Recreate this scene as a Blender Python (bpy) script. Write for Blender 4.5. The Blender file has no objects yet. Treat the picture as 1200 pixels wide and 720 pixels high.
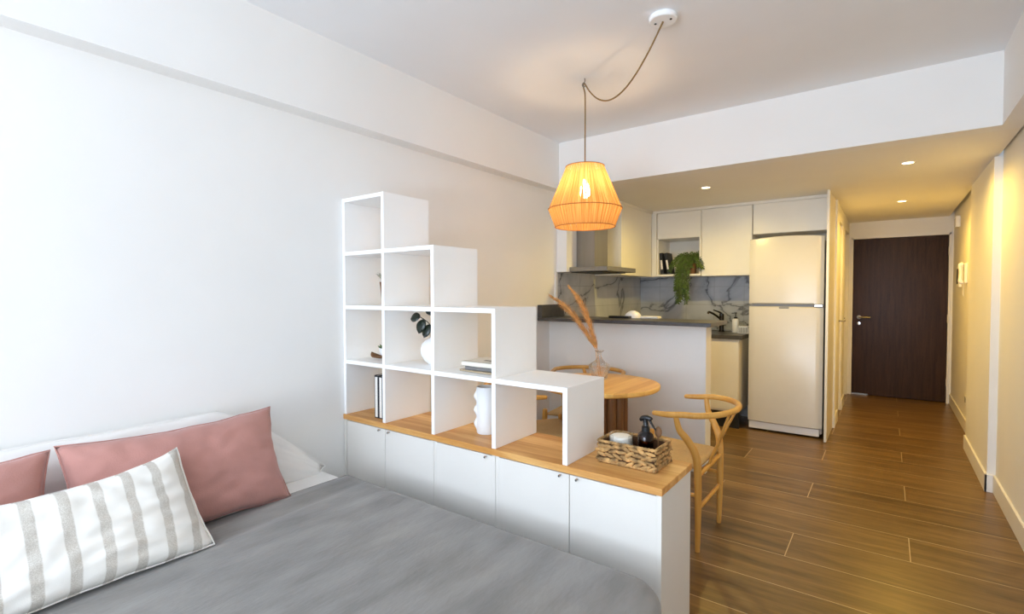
import bpy, bmesh, math, random
from mathutils import Vector, Matrix, noise
random.seed(7)
PI = math.pi
S = bpy.context.scene
COL = S.collection

# ------------------------------------------------------------------ helpers
def lin(c):
    return tuple(((v/255)/12.92 if v/255 <= 0.04045 else ((v/255+0.055)/1.055)**2.4) for v in c) + (1.0,)

def nodes_of(name):
    m = bpy.data.materials.new(name); m.use_nodes = True
    nt = m.node_tree
    return m, nt, nt.nodes, nt.links, nt.nodes['Principled BSDF']

def plain(name, c, rough=0.5, metal=0.0, var=0.0, scale=8.0, bump=0.0, bscale=60.0, stretch=(1, 1, 1), spec=0.5, sheen=0.0):
    """a principled surface with noise variation in tone and relief"""
    m, nt, N, L, P = nodes_of(name)
    P.inputs['Roughness'].default_value = rough
    P.inputs['Metallic'].default_value = metal
    P.inputs['Specular IOR Level'].default_value = spec
    if sheen: P.inputs['Sheen Weight'].default_value = sheen
    tc = N.new('ShaderNodeTexCoord'); mp = N.new('ShaderNodeMapping'); L.new(tc.outputs['Object'], mp.inputs['Vector'])
    mp.inputs['Scale'].default_value = stretch
    nz = N.new('ShaderNodeTexNoise'); nz.inputs['Scale'].default_value = scale; nz.inputs['Detail'].default_value = 5
    L.new(mp.outputs['Vector'], nz.inputs['Vector'])
    mx = N.new('ShaderNodeMix'); mx.data_type = 'RGBA'
    a = lin(c); k0, k1 = 1-var, 1+var
    mx.inputs[6].default_value = (a[0]*k0, a[1]*k0, a[2]*k0, 1); mx.inputs[7].default_value = (min(1, a[0]*k1), min(1, a[1]*k1), min(1, a[2]*k1), 1)
    mr = N.new('ShaderNodeMapRange'); mr.inputs[1].default_value = 0.33; mr.inputs[2].default_value = 0.67; L.new(nz.outputs['Fac'], mr.inputs[0])
    L.new(mr.outputs[0], mx.inputs[0]); L.new(mx.outputs[2], P.inputs['Base Color'])
    if bump:
        n2 = N.new('ShaderNodeTexNoise'); n2.inputs['Scale'].default_value = bscale; n2.inputs['Detail'].default_value = 3
        L.new(mp.outputs['Vector'], n2.inputs['Vector'])
        b = N.new('ShaderNodeBump'); b.inputs['Strength'].default_value = bump; b.inputs['Distance'].default_value = 0.004
        L.new(n2.outputs['Fac'], b.inputs['Height']); L.new(b.outputs['Normal'], P.inputs['Normal'])
    return m

def wood(name, c0, c1, axis='x', rough=0.4, scale=3.0, fine=0.25, plank=0.0, spec=0.4):
    """straight-grained wood; plank > 0 lays staves of that width side by side"""
    m, nt, N, L, P = nodes_of(name)
    P.inputs['Roughness'].default_value = rough; P.inputs['Specular IOR Level'].default_value = spec
    tc = N.new('ShaderNodeTexCoord')
    vec = tc.outputs['Object']
    st = {'x': (0.6, 9, 9), 'y': (9, 0.6, 9), 'z': (9, 9, 0.6)}[axis]
    if plank:
        sp = N.new('ShaderNodeSeparateXYZ'); L.new(vec, sp.inputs[0])
        d = N.new('ShaderNodeMath'); d.operation = 'DIVIDE'; d.inputs[1].default_value = plank
        L.new(sp.outputs['Y' if axis == 'x' else 'X'], d.inputs[0])
        fl = N.new('ShaderNodeMath'); fl.operation = 'FLOOR'; L.new(d.outputs[0], fl.inputs[0])
        wn = N.new('ShaderNodeTexWhiteNoise'); wn.noise_dimensions = '1D'; L.new(fl.outputs[0], wn.inputs['W'])
        off = N.new('ShaderNodeVectorMath'); off.operation = 'SCALE'; off.inputs['Scale'].default_value = 7; L.new(wn.outputs['Color'], off.inputs[0])
        ad = N.new('ShaderNodeVectorMath'); ad.operation = 'ADD'; L.new(vec, ad.inputs[0]); L.new(off.outputs[0], ad.inputs[1])
        vec = ad.outputs[0]
    mp = N.new('ShaderNodeMapping'); mp.inputs['Scale'].default_value = st; L.new(vec, mp.inputs['Vector'])
    n1 = N.new('ShaderNodeTexNoise'); n1.inputs['Scale'].default_value = scale; n1.inputs['Detail'].default_value = 6; n1.inputs['Distortion'].default_value = 0.6
    L.new(mp.outputs[0], n1.inputs['Vector'])
    n2 = N.new('ShaderNodeTexNoise'); n2.inputs['Scale'].default_value = scale*9; n2.inputs['Detail'].default_value = 3
    L.new(mp.outputs[0], n2.inputs['Vector'])
    mm = N.new('ShaderNodeMix'); mm.inputs[0].default_value = fine; L.new(n1.outputs['Fac'], mm.inputs[2]); L.new(n2.outputs['Fac'], mm.inputs[3])
    fac = mm.outputs[0]
    if plank:
        a2 = N.new('ShaderNodeMath'); a2.operation = 'MULTIPLY_ADD'; a2.inputs[1].default_value = 0.35; a2.inputs[2].default_value = -0.17
        L.new(wn.outputs['Value'], a2.inputs[0])
        a3 = N.new('ShaderNodeMath'); a3.operation = 'ADD'; L.new(fac, a3.inputs[0]); L.new(a2.outputs[0], a3.inputs[1]); fac = a3.outputs[0]
    cr = N.new('ShaderNodeValToRGB'); cr.color_ramp.elements[0].position = 0.3; cr.color_ramp.elements[1].position = 0.7
    cr.color_ramp.elements[0].color = lin(c0); cr.color_ramp.elements[1].color = lin(c1)
    L.new(fac, cr.inputs['Fac']); L.new(cr.outputs['Color'], P.inputs['Base Color'])
    b = N.new('ShaderNodeBump'); b.inputs['Strength'].default_value = 0.08; b.inputs['Distance'].default_value = 0.002
    L.new(n2.outputs['Fac'], b.inputs['Height']); L.new(b.outputs['Normal'], P.inputs['Normal'])
    return m

def emit(name, c, s):
    m, nt, N, L, P = nodes_of(name)
    P.inputs['Base Color'].default_value = (1, 1, 1, 1)
    P.inputs['Emission Color'].default_value = lin(c); P.inputs['Emission Strength'].default_value = s
    return m

def glass(name, c=(255, 255, 255), rough=0.0, ior=1.45):
    m, nt, N, L, P = nodes_of(name)
    P.inputs['Base Color'].default_value = lin(c); P.inputs['Transmission Weight'].default_value = 1.0
    P.inputs['Roughness'].default_value = rough; P.inputs['IOR'].default_value = ior
    return m

def box(bm, lo, hi, bev=0.0, seg=1):
    lo = Vector(lo); hi = Vector(hi)
    t = bmesh.new()
    bmesh.ops.create_cube(t, size=1.0)
    for v in t.verts:
        v.co = Vector(((lo[i]+hi[i])/2 + v.co[i]*(hi[i]-lo[i]) for i in range(3)))
    if bev:
        bmesh.ops.bevel(t, geom=list(t.edges), offset=bev, segments=seg, profile=0.5, affect='EDGES')
    merge(bm, t)

def merge(bm, t, mat=None):
    if mat is not None: t.transform(mat)
    me = bpy.data.meshes.new('tmp'); t.to_mesh(me); t.free(); bm.from_mesh(me); bpy.data.meshes.remove(me)

def smooth_path(pts, n=8, closed=False):
    P = [Vector(p) for p in pts]; out = []; k = len(P)
    rng = range(k) if closed else range(k-1)
    for i in rng:
        if closed: p0, p1, p2, p3 = P[i-1], P[i], P[(i+1) % k], P[(i+2) % k]
        else: p0, p1, p2, p3 = P[max(i-1, 0)], P[i], P[i+1], P[min(i+2, k-1)]
        for j in range(n):
            t = j/n
            out.append(0.5*((2*p1)+(p2-p0)*t+(2*p0-5*p1+4*p2-p3)*t*t+(3*p1-p0-3*p2+p3)*t**3))
    if not closed: out.append(P[-1])
    return out

def tube(bm, pts, r, seg=10, n=8, smooth=True, closed=False, flat=None, caps=True):
    """swept tube; r a number or list per control point; flat=(axis, ratio) squashes the section along that axis"""
    cp = [Vector(p) for p in pts]
    rs = [r]*len(cp) if not isinstance(r, (list, tuple)) else list(r)
    if smooth:
        path = smooth_path(cp, n, closed)
        rad = []
        for i in range(len(path)):
            f = i/n; a = int(f); t = f-a
            if closed: rad.append(rs[a % len(rs)]*(1-t)+rs[(a+1) % len(rs)]*t)
            else: a = min(a, len(rs)-1); rad.append(rs[a]*(1-t)+rs[min(a+1, len(rs)-1)]*t)
    else: path, rad = cp, rs
    k = len(path); rings = []; nrm = None
    for i, p in enumerate(path):
        if closed: tg = (path[(i+1) % k]-path[i-1])
        else: tg = path[min(i+1, k-1)]-path[max(i-1, 0)]
        tg.normalize()
        if nrm is None:
            nrm = tg.cross(Vector((0, 0, 1)) if abs(tg.z) < 0.9 else Vector((1, 0, 0))).normalized()
        else:
            nrm = (nrm-tg*nrm.dot(tg)).normalized()
        bi = tg.cross(nrm)
        ring = []
        for j in range(seg):
            a = 2*PI*j/seg
            d = (nrm*math.cos(a)+bi*math.sin(a))*rad[i]
            if flat: d = d-Vector(flat[0])*(d.dot(Vector(flat[0])))*(1-flat[1])
            ring.append(bm.verts.new(p+d))
        rings.append(ring)
    for i in range(k if closed else k-1):
        A, B = rings[i], rings[(i+1) % k]
        for j in range(seg):
            bm.faces.new((A[j], A[(j+1) % seg], B[(j+1) % seg], B[j]))
    if caps and not closed:
        bm.faces.new(rings[0][::-1]); bm.faces.new(rings[-1])

def lathe(bm, prof, c=(0, 0, 0), seg=32, rfun=None):
    """prof: list of (r, z); r=0 closes to a point"""
    c = Vector(c); rings = []
    for r, z in prof:
        if r <= 1e-6: rings.append([bm.verts.new(c+Vector((0, 0, z)))])
        else:
            rings.append([bm.verts.new(c+Vector((math.cos(2*PI*j/seg), math.sin(2*PI*j/seg), 0))*(r*(rfun(2*PI*j/seg, z) if rfun else 1))+Vector((0, 0, z))) for j in range(seg)])
    for A, B in zip(rings, rings[1:]):
        if len(A) == 1 and len(B) == 1: continue
        for j in range(seg):
            if len(A) == 1: bm.faces.new((A[0], B[(j+1) % seg], B[j]))
            elif len(B) == 1: bm.faces.new((A[j], A[(j+1) % seg], B[0]))
            else: bm.faces.new((A[j], A[(j+1) % seg], B[(j+1) % seg], B[j]))

def ball(bm, c, r, sx=1, sy=1, sz=1, sub=2, rot=None):
    t = bmesh.new(); bmesh.ops.create_icosphere(t, subdivisions=sub, radius=r)
    M = Matrix.Translation(c) @ (rot.to_4x4() if rot else Matrix.Identity(4)) @ Matrix.Diagonal((sx, sy, sz, 1))
    merge(bm, t, M)

def obj(name, bm, mat, parent=None, smooth=False, angle=None):
    """link the bmesh (scene coordinates, or the parent's when the parent is turned) as ONE mesh object"""
    bmesh.ops.recalc_face_normals(bm, faces=bm.faces)
    me = bpy.data.meshes.new(name)
    root = parent
    while root is not None and root.parent is not None: root = root.parent
    if root is not None and not root.get('_local'):
        bm.transform(Matrix.Translation(-root.location))
    bm.to_mesh(me); bm.free()
    if smooth:
        for p in me.polygons: p.use_smooth = True
        if angle:
            me.set_sharp_from_angle(angle=math.radians(angle))
    o = bpy.data.objects.new(name, me); COL.objects.link(o)
    me.materials.append(mat)
    if parent is not None: o.parent = parent
    return o

def thing(name, label, cat, loc=(0, 0, 0), rotz=0, group=None, local=False):
    o = bpy.data.objects.new(name, None); COL.objects.link(o)
    o.location = loc; o.rotation_euler = (0, 0, rotz); o.empty_display_size = 0.05
    o['label'] = label; o['category'] = cat
    if group: o['group'] = group
    if local: o['_local'] = 1
    return o

def tag(o, label, cat, group=None):
    o['label'] = label; o['category'] = cat
    if group: o['group'] = group
    # move the origin of a single-mesh thing to its base
    if o.type == 'MESH' and o.location.length == 0 and o.rotation_euler.x == 0:
        vs = o.data.vertices; n = len(vs)
        lo = [min(v.co[i] for v in vs) for i in range(3)]; hi = [max(v.co[i] for v in vs) for i in range(3)]
        c = Vector(((lo[0]+hi[0])/2, (lo[1]+hi[1])/2, lo[2]))
        o.data.transform(Matrix.Translation(-c)); o.location = c
    return o

def struct(name, bm, mat, parent=None, smooth=False):
    o = obj(name, bm, mat, parent, smooth)
    if parent is None: o['kind'] = 'structure'
    return o

def boxes(*bs, bev=0.0):
    bm = bmesh.new()
    for lo, hi in bs: box(bm, lo, hi, bev)
    return bm

def copy_tree(o, parent=None):
    c = o.copy(); COL.objects.link(c)
    if parent is not None: c.parent = parent
    for ch in list(o.children): copy_tree(ch, c)
    return c

# ------------------------------------------------------------------ materials
M_wall = plain('wall_paint', (240, 239, 236), 0.7, var=0.01, scale=3, bump=0.05, bscale=150)
M_ceil = plain('ceiling_paint', (239, 241, 243), 0.8, var=0.01, scale=3)
M_soffit = plain('soffit_paint', (240, 237, 230), 0.8, var=0.01, scale=3)
M_trim = plain('trim_paint', (240, 238, 233), 0.4, var=0.01)
M_white = plain('white_laminate', (229, 225, 218), 0.45, var=0.012, scale=4)
M_edge = plain('white_edging', (248, 248, 247), 0.4, var=0.005)
M_kitchen = plain('cream_lacquer', (236, 231, 219), 0.3, var=0.01)
M_fridge = plain('fridge_enamel', (216, 212, 206), 0.22, var=0.01, bump=0.03, bscale=200)
M_grey = plain('grey_plastic', (150, 150, 150), 0.4)
M_black = plain('black_plastic', (16, 17, 20), 0.3)
M_dark = plain('dark_gap', (30, 29, 28), 0.7)
M_steel = plain('brushed_steel', (150, 146, 140), 0.38, 0.9, var=0.05, scale=30, stretch=(1, 1, 0.05))
M_chrome = plain('chrome', (200, 200, 200), 0.12, 1.0)
M_tap = plain('dark_chrome', (86, 84, 82), 0.18, 1.0)
M_stone = plain('dark_stone', (70, 68, 68), 0.35, var=0.15, scale=25)
M_oakx = wood('oak_top', (200, 140, 72), (246, 202, 132), 'x', 0.4, 3.0, plank=0.09)
M_chair = wood('oak_chair', (202, 146, 66), (230, 180, 98), 'z', 0.35, 1.5)
M_tab = wood('oak_table', (214, 158, 78), (242, 194, 108), 'y', 0.4, 2.5, plank=0.06)
M_ped = wood('walnut_column', (96, 62, 32), (140, 98, 58), 'z', 0.45, 2)
M_door = wood('dark_door_wood', (42, 27, 13), (74, 50, 29), 'z', 0.28, 4.0, fine=0.4, spec=0.10)
M_cord = plain('paper_cord', (204, 172, 120), 0.8, var=0.12, scale=60, stretch=(1, 8, 1), bump=0.5, bscale=140)
M_blanket = plain('grey_suede', (131, 128, 124), 0.9, var=0.22, scale=7.0, bump=0.4, bscale=60, stretch=(1.6, 0.5, 1), sheen=0.3)
M_sheet = plain('white_cotton', (240, 238, 234), 0.9, var=0.02, bump=0.15, bscale=40)
M_pink = plain('pink_cotton', (188, 136, 126), 0.9, var=0.06, scale=10, bump=0.25, bscale=220, sheen=0.25)
M_ceramic = plain('white_ceramic', (240, 240, 240), 0.35)
M_matte = plain('matte_white_ceramic', (232, 235, 236), 0.6)
M_leaf = plain('dark_leaf', (24, 34, 24), 0.3, var=0.3)
M_green = plain('green_leaf', (66, 88, 30), 0.5, var=0.65, scale=30)
M_green2 = plain('succulent_leaf', (78, 110, 60), 0.5, var=0.3, scale=30)
M_terra = plain('brown_clay', (120, 84, 52), 0.7, var=0.15)
M_cover_dark = plain('dark_cover', (38, 40, 46), 0.6)
M_paper = plain('paper', (236, 232, 224), 0.8, var=0.06, scale=3, stretch=(1, 1, 120))
M_cover_cream = plain('cream_cover', (226, 220, 206), 0.6)
M_cover_grey = plain('grey_cover', (120, 118, 116), 0.6)
M_cover_tan = plain('tan_cover', (190, 170, 140), 0.6)
M_ink = plain('ink', (60, 52, 46), 0.6)
M_weave = plain('water_hyacinth', (172, 134, 82), 0.7, var=0.6, scale=34, bump=0.3, bscale=200)
M_weave_dark = plain('hyacinth_dark', (92, 60, 34), 0.8, var=0.35, scale=30)
M_glass = glass('clear_glass')
_nt = M_glass.node_tree; _tr = _nt.nodes.new('ShaderNodeBsdfTransparent'); _mx = _nt.nodes.new('ShaderNodeMixShader'); _mx.inputs[0].default_value = 0.55
_nt.links.new(_nt.nodes['Principled BSDF'].outputs[0], _mx.inputs[1]); _nt.links.new(_tr.outputs[0], _mx.inputs[2]); _nt.links.new(_mx.outputs[0], _nt.nodes['Material Output'].inputs[0])
M_amber = glass('amber_glass', (96, 38, 10), 0.0)
M_wax = plain('cream_wax', (246, 243, 232), 0.6)
M_plume = plain('pampas', (214, 164, 100), 0.9, var=0.25, scale=40)
M_brass = plain('dark_cord', (132, 104, 62), 0.7, var=0.2, scale=200)

def raffia_material():
    m, nt, N, L, P = nodes_of('raffia')
    N.remove(P); out = N['Material Output']
    tc = N.new('ShaderNodeTexCoord'); sp = N.new('ShaderNodeSeparateXYZ'); L.new(tc.outputs['Object'], sp.inputs[0])
    at = N.new('ShaderNodeMath'); at.operation = 'ARCTAN2'; L.new(sp.outputs['Y'], at.inputs[0]); L.new(sp.outputs['X'], at.inputs[1])
    def strands(scale, zs):
        cb = N.new('ShaderNodeCombineXYZ'); L.new(at.outputs[0], cb.inputs[0])
        z = N.new('ShaderNodeMath'); z.operation = 'MULTIPLY'; z.inputs[1].default_value = zs; L.new(sp.outputs['Z'], z.inputs[0]); L.new(z.outputs[0], cb.inputs[2])
        n = N.new('ShaderNodeTexNoise'); n.inputs['Scale'].default_value = scale; n.inputs['Detail'].default_value = 4
        L.new(cb.outputs[0], n.inputs['Vector']); return n.outputs['Fac']
    s1 = strands(22, 0.12); s2 = strands(60, 0.06)
    cr = N.new('ShaderNodeValToRGB'); cr.color_ramp.elements[0].position = 0.35; cr.color_ramp.elements[1].position = 0.68
    cr.color_ramp.elements[0].color = lin((160, 112, 60)); cr.color_ramp.elements[1].color = lin((204, 164, 106)); L.new(s1, cr.inputs[0])
    d = N.new('ShaderNodeBsdfDiffuse'); t = N.new('ShaderNodeBsdfTranslucent'); L.new(cr.outputs[0], d.inputs[0]); L.new(cr.outputs[0], t.inputs[0])
    mx = N.new('ShaderNodeMixShader'); mx.inputs[0].default_value = 0.42; L.new(d.outputs[0], mx.inputs[1]); L.new(t.outputs[0], mx.inputs[2])
    tr = N.new('ShaderNodeBsdfTransparent')
    gp = N.new('ShaderNodeMapRange'); gp.inputs[1].default_value = 0.56; gp.inputs[2].default_value = 0.66; gp.inputs[3].default_value = 0.0; gp.inputs[4].default_value = 0.8; L.new(s2, gp.inputs[0])
    m2 = N.new('ShaderNodeMixShader'); L.new(gp.outputs[0], m2.inputs[0]); L.new(mx.outputs[0], m2.inputs[1]); L.new(tr.outputs[0], m2.inputs[2])
    b = N.new('ShaderNodeBump'); b.inputs['Strength'].default_value = 0.6; b.inputs['Distance'].default_value = 0.004; L.new(s2, b.inputs['Height'])
    L.new(b.outputs[0], d.inputs['Normal'])
    L.new(m2.outputs[0], out.inputs[0])
    return m
M_raffia = raffia_material()

def floor_material():
    m, nt, N, L, P = nodes_of('wood_look_tile')
    tc = N.new('ShaderNodeTexCoord'); sp = N.new('ShaderNodeSeparateXYZ'); L.new(tc.outputs['Object'], sp.inputs[0])
    def math_(op, a, b=None, c=None):
        n = N.new('ShaderNodeMath'); n.operation = op
        for i, v in enumerate((a, b, c)):
            if v is None: continue
            if isinstance(v, (int, float)): n.inputs[i].default_value = v
            else: L.new(v, n.inputs[i])
        return n.outputs[0]
    W, LEN = 0.2965, 1.49
    ry = math_('DIVIDE', math_('SUBTRACT', 4.2465+W*60, sp.outputs['Y']), W)
    row = math_('FLOOR', ry); fy = math_('FRACT', ry)
    off = math_('MULTIPLY', math_('MODULO', row, 3.0), 0.4965)
    cx = math_('DIVIDE', math_('ADD', math_('ADD', sp.outputs['X'], 30*LEN-0.109), off), LEN)
    colm = math_('FLOOR', cx); fx = math_('FRACT', cx)
    ey = math_('MINIMUM', fy, math_('SUBTRACT', 1.0, fy)); ex = math_('MINIMUM', fx, math_('SUBTRACT', 1.0, fx))
    gy = math_('LESS_THAN', math_('MULTIPLY', ey, W), 0.0020); gx = math_('LESS_THAN', math_('MULTIPLY', ex, LEN), 0.0020)
    g = math_('MAXIMUM', gy, gx)
    wn = N.new('ShaderNodeTexWhiteNoise'); wn.noise_dimensions = '2D'
    cb = N.new('ShaderNodeCombineXYZ'); L.new(row, cb.inputs[0]); L.new(colm, cb.inputs[1]); L.new(cb.outputs[0], wn.inputs['Vector'])
    sc = N.new('ShaderNodeVectorMath'); sc.operation = 'SCALE'; sc.inputs['Scale'].default_value = 9.0; L.new(wn.outputs['Color'], sc.inputs[0])
    ad = N.new('ShaderNodeVectorMath'); ad.operation = 'ADD'; L.new(tc.outputs['Object'], ad.inputs[0]); L.new(sc.outputs[0], ad.inputs[1])
    mp = N.new('ShaderNodeMapping'); mp.inputs['Scale'].default_value = (1.1, 9, 1); L.new(ad.outputs[0], mp.inputs[0])
    n1 = N.new('ShaderNodeTexNoise'); n1.inputs['Scale'].default_value = 1.6; n1.inputs['Detail'].default_value = 7; n1.inputs['Distortion'].default_value = 0.8; L.new(mp.outputs[0], n1.inputs[0])
    n2 = N.new('ShaderNodeTexNoise'); n2.inputs['Scale'].default_value = 9; n2.inputs['Detail'].default_value = 4; L.new(mp.outputs[0], n2.inputs[0])
    f = math_('ADD', math_('MULTIPLY_ADD', n2.outputs['Fac'], 0.35, -0.175), n1.outputs['Fac'])
    f = math_('ADD', f, math_('MULTIPLY_ADD', wn.outputs['Value'], 0.16, -0.08))
    cr = N.new('ShaderNodeValToRGB')
    e = cr.color_ramp.elements; e[0].position = 0.22; e[0].color = lin((80, 57, 28)); e[1].position = 0.78; e[1].color = lin((140, 108, 62))
    k = e.new(0.5); k.color = lin((114, 86, 46)); L.new(f, cr.inputs[0])
    mx = N.new('ShaderNodeMix'); mx.data_type = 'RGBA'; L.new(g, mx.inputs[0]); L.new(cr.outputs[0], mx.inputs[6]); mx.inputs[7].default_value = lin((196, 172, 130))
    L.new(mx.outputs[2], P.inputs['Base Color'])
    P.inputs['Roughness'].default_value = 0.33
    b = N.new('ShaderNodeBump'); b.inputs['Strength'].default_value = 0.12; b.inputs['Distance'].default_value = 0.003
    L.new(math_('SUBTRACT', n2.outputs['Fac'], g), b.inputs['Height']); L.new(b.outputs[0], P.inputs['Normal'])
    return m
M_floor = floor_material()

def marble_material(name, ux, uz):
    """grey veined marble in 0.30 x 0.15 glossy tiles; ux is the object axis that runs along the wall"""
    m, nt, N, L, P = nodes_of(name)
    tc = N.new('ShaderNodeTexCoord'); sp = N.new('ShaderNodeSeparateXYZ'); L.new(tc.outputs['Object'], sp.inputs[0])
    cb = N.new('ShaderNodeCombineXYZ'); L.new(sp.outputs[ux], cb.inputs[0]); L.new(sp.outputs['Z'], cb.inputs[1])
    br = N.new('ShaderNodeTexBrick'); br.offset = 0.0; br.inputs['Scale'].default_value = 1.0
    br.inputs['Brick Width'].default_value = 0.30; br.inputs['Row Height'].default_value = 0.195; br.inputs['Mortar Size'].default_value = 0.0018
    L.new(cb.outputs[0], br.inputs['Vector'])
    nz = N.new('ShaderNodeTexNoise'); nz.inputs['Scale'].default_value = 1.5; nz.inputs['Detail'].default_value = 5; nz.inputs['Distortion'].default_value = 0.8; L.new(cb.outputs[0], nz.inputs['Vector'])
    ab = N.new('ShaderNodeMath'); ab.operation = 'SUBTRACT'; ab.inputs[1].default_value = 0.5; L.new(nz.outputs['Fac'], ab.inputs[0])
    a2 = N.new('ShaderNodeMath'); a2.operation = 'ABSOLUTE'; L.new(ab.outputs[0], a2.inputs[0])
    cr = N.new('ShaderNodeValToRGB'); e = cr.color_ramp.elements
    e[0].position = 0.0; e[0].color = lin((96, 98, 102)); e[1].position = 0.016; e[1].color = lin((172, 175, 180))
    k = e.new(0.12); k.color = lin((196, 198, 201)); L.new(a2.outputs[0], cr.inputs[0])
    mx = N.new('ShaderNodeMix'); mx.data_type = 'RGBA'; L.new(br.outputs['Fac'], mx.inputs[0]); L.new(cr.outputs[0], mx.inputs[6]); mx.inputs[7].default_value = lin((150, 150, 150))
    L.new(mx.outputs[2], P.inputs['Base Color']); P.inputs['Roughness'].default_value = 0.18
    return m
M_marb_l = marble_material('marble_tile_left', 'Y', 'Z')
M_marb_b = marble_material('marble_tile_back', 'X', 'Z')

def stripe_material():
    m, nt, N, L, P = nodes_of('striped_linen')
    tc = N.new('ShaderNodeTexCoord'); sp = N.new('ShaderNodeSeparateXYZ'); L.new(tc.outputs['Object'], sp.inputs[0])
    nz = N.new('ShaderNodeTexNoise'); nz.inputs['Scale'].default_value = 6; L.new(tc.outputs['Object'], nz.inputs[0])
    w = N.new('ShaderNodeMath'); w.operation = 'MULTIPLY_ADD'; w.inputs[1].default_value = 0.014; L.new(nz.outputs['Fac'], w.inputs[0]); L.new(sp.outputs['X'], w.inputs[2])
    d = N.new('ShaderNodeMath'); d.operation = 'MULTIPLY_ADD'; d.inputs[1].default_value = 1/0.079; d.inputs[2].default_value = 10.05; L.new(w.outputs[0], d.inputs[0])
    fr = N.new('ShaderNodeMath'); fr.operation = 'FRACT'; L.new(d.outputs[0], fr.inputs[0])
    cr = N.new('ShaderNodeValToRGB'); cr.color_ramp.interpolation = 'LINEAR'; e = cr.color_ramp.elements
    e[0].position = 0.30; e[0].color = (0, 0, 0, 1); e[1].position = 0.34; e[1].color = (1, 1, 1, 1)
    k = e.new(0.64); k.color = (1, 1, 1, 1); k = e.new(0.68); k.color = (0, 0, 0, 1); L.new(fr.outputs[0], cr.inputs[0])
    th = N.new('ShaderNodeTexNoise'); th.inputs['Scale'].default_value = 420; L.new(tc.outputs['Object'], th.inputs[0])
    ml = N.new('ShaderNodeMath'); ml.operation = 'MULTIPLY'; L.new(cr.outputs[0], ml.inputs[0])
    mr = N.new('ShaderNodeMapRange'); mr.inputs[1].default_value = 0.35; mr.inputs[2].default_value = 0.6; mr.inputs[3].default_value = 0.50; mr.inputs[4].default_value = 1.0; L.new(th.outputs['Fac'], mr.inputs[0]); L.new(mr.outputs[0], ml.inputs[1])
    mx = N.new('ShaderNodeMix'); mx.data_type = 'RGBA'; mx.inputs[6].default_value = lin((243, 240, 233)); mx.inputs[7].default_value = lin((196, 189, 178)); L.new(ml.outputs[0], mx.inputs[0])
    L.new(mx.outputs[2], P.inputs['Base Color']); P.inputs['Roughness'].default_value = 0.9
    b = N.new('ShaderNodeBump'); b.inputs['Strength'].default_value = 0.25; b.inputs['Distance'].default_value = 0.002; L.new(th.outputs['Fac'], b.inputs['Height']); L.new(b.outputs[0], P.inputs['Normal'])
    return m
M_stripe = stripe_material()

# ------------------------------------------------------------------ the room
XL, XR = -2.345, 0.578           # left wall, right wall
Y0, YH, YE = -2.7, 3.683, 7.717  # window wall, header, entrance wall
ZS, ZC = 2.178, 2.566            # soffit, ceiling
YB = 5.68                        # kitchen back wall
T = 0.12
struct('floor', boxes(((XL-T, Y0-T, -0.1), (0.9, YE+T, 0.0))), M_floor)
struct('ceiling', boxes(((XL-T, Y0-T, ZC), (0.9, YE+T, ZC+0.1))), M_ceil)
struct('ceiling_soffit', boxes(((XL-T, YH+0.12, ZS), (XR-0.016, YE, ZC))), M_soffit)
struct('trim_1', boxes(((XL, Y0, ZS), (-2.245, YH, ZC))), M_wall)                 # beam along the left wall
struct('trim_2', boxes(((XL, YH, ZS), (0.472, YH+0.12, ZC))), M_wall)             # header across the room
struct('trim_3', boxes(((0.472, Y0, ZS), (XR-0.016, YH+0.12, ZC))), M_wall)       # beam along the right wall
struct('wall_left', boxes(((XL-T, Y0-T, 0), (XL, YB+T, ZC))), M_wall)
struct('wall_kitchen', boxes(((XL, YB, 0), (-0.39, YB+T, ZS))), M_wall)
struct('wall_right', boxes(((XR, Y0-T, 0), (0.9, 4.452, ZC)), ((0.605, 5.571, 0), (0.9, YE+T, ZC))), M_wall)
struct('wall_right_pilaster', boxes(((0.537, 4.452, 0), (0.9, 5.571, ZS-0.012))), M_wall)
# entrance wall round its door
DX0, DX1, DZ = -0.352, 0.564, 1.967
struct('wall_entrance', boxes(((-0.6, YE, DZ+0.02), (0.9, YE+T, ZC)), ((-0.6, YE, 0), (DX0-0.02, YE+T, DZ+0.02)), ((DX1+0.02, YE, 0), (0.9, YE+T, DZ+0.02)), ((DX0-0.02, YE+0.09, 0), (DX1+0.02, YE+T, DZ+0.02))), M_wall)
# hall left wall with two recessed white doors
HX = -0.398
struct('wall_hall', boxes(((HX-0.1, 5.70, 0), (HX, 6.03, ZS)), ((HX-0.1, 6.03, 2.03), (HX, 6.60, ZS)), ((HX-0.1, 6.60, 0), (HX, 6.98, ZS)), ((HX-0.1, 6.98, 2.03), (HX, 7.66, ZS)), ((HX-0.1, 7.66, 0), (HX, YE, ZS))), M_wall)
def side_door(name, ya, yb, rec, hy):
    d = obj(name, boxes(((HX-rec-0.035, ya+0.004, 0.012), (HX-rec, yb-0.004, 2.026)), bev=0.002), M_trim); d['kind'] = 'structure'
    bm = bmesh.new(); tube(bm, [(HX-rec, hy, 0.99), (HX-rec+0.045, hy, 0.99), (HX-rec+0.05, hy+0.02, 0.99), (HX-rec+0.05, hy+0.10, 0.99)], 0.008, 8, 4)
    h = obj('door_handle', bm, M_steel, None, True); h.parent = d
    return d
side_door('door_2', 6.03, 6.60, 0.02, 6.47)
side_door('door_3', 6.98, 7.66, 0.06, 7.08)
# half wall of the breakfast bar
struct('wall_island', boxes(((XL, YH, 0), (-1.027, YH+0.132, 1.066)), bev=0.002), M_wall)
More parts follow.
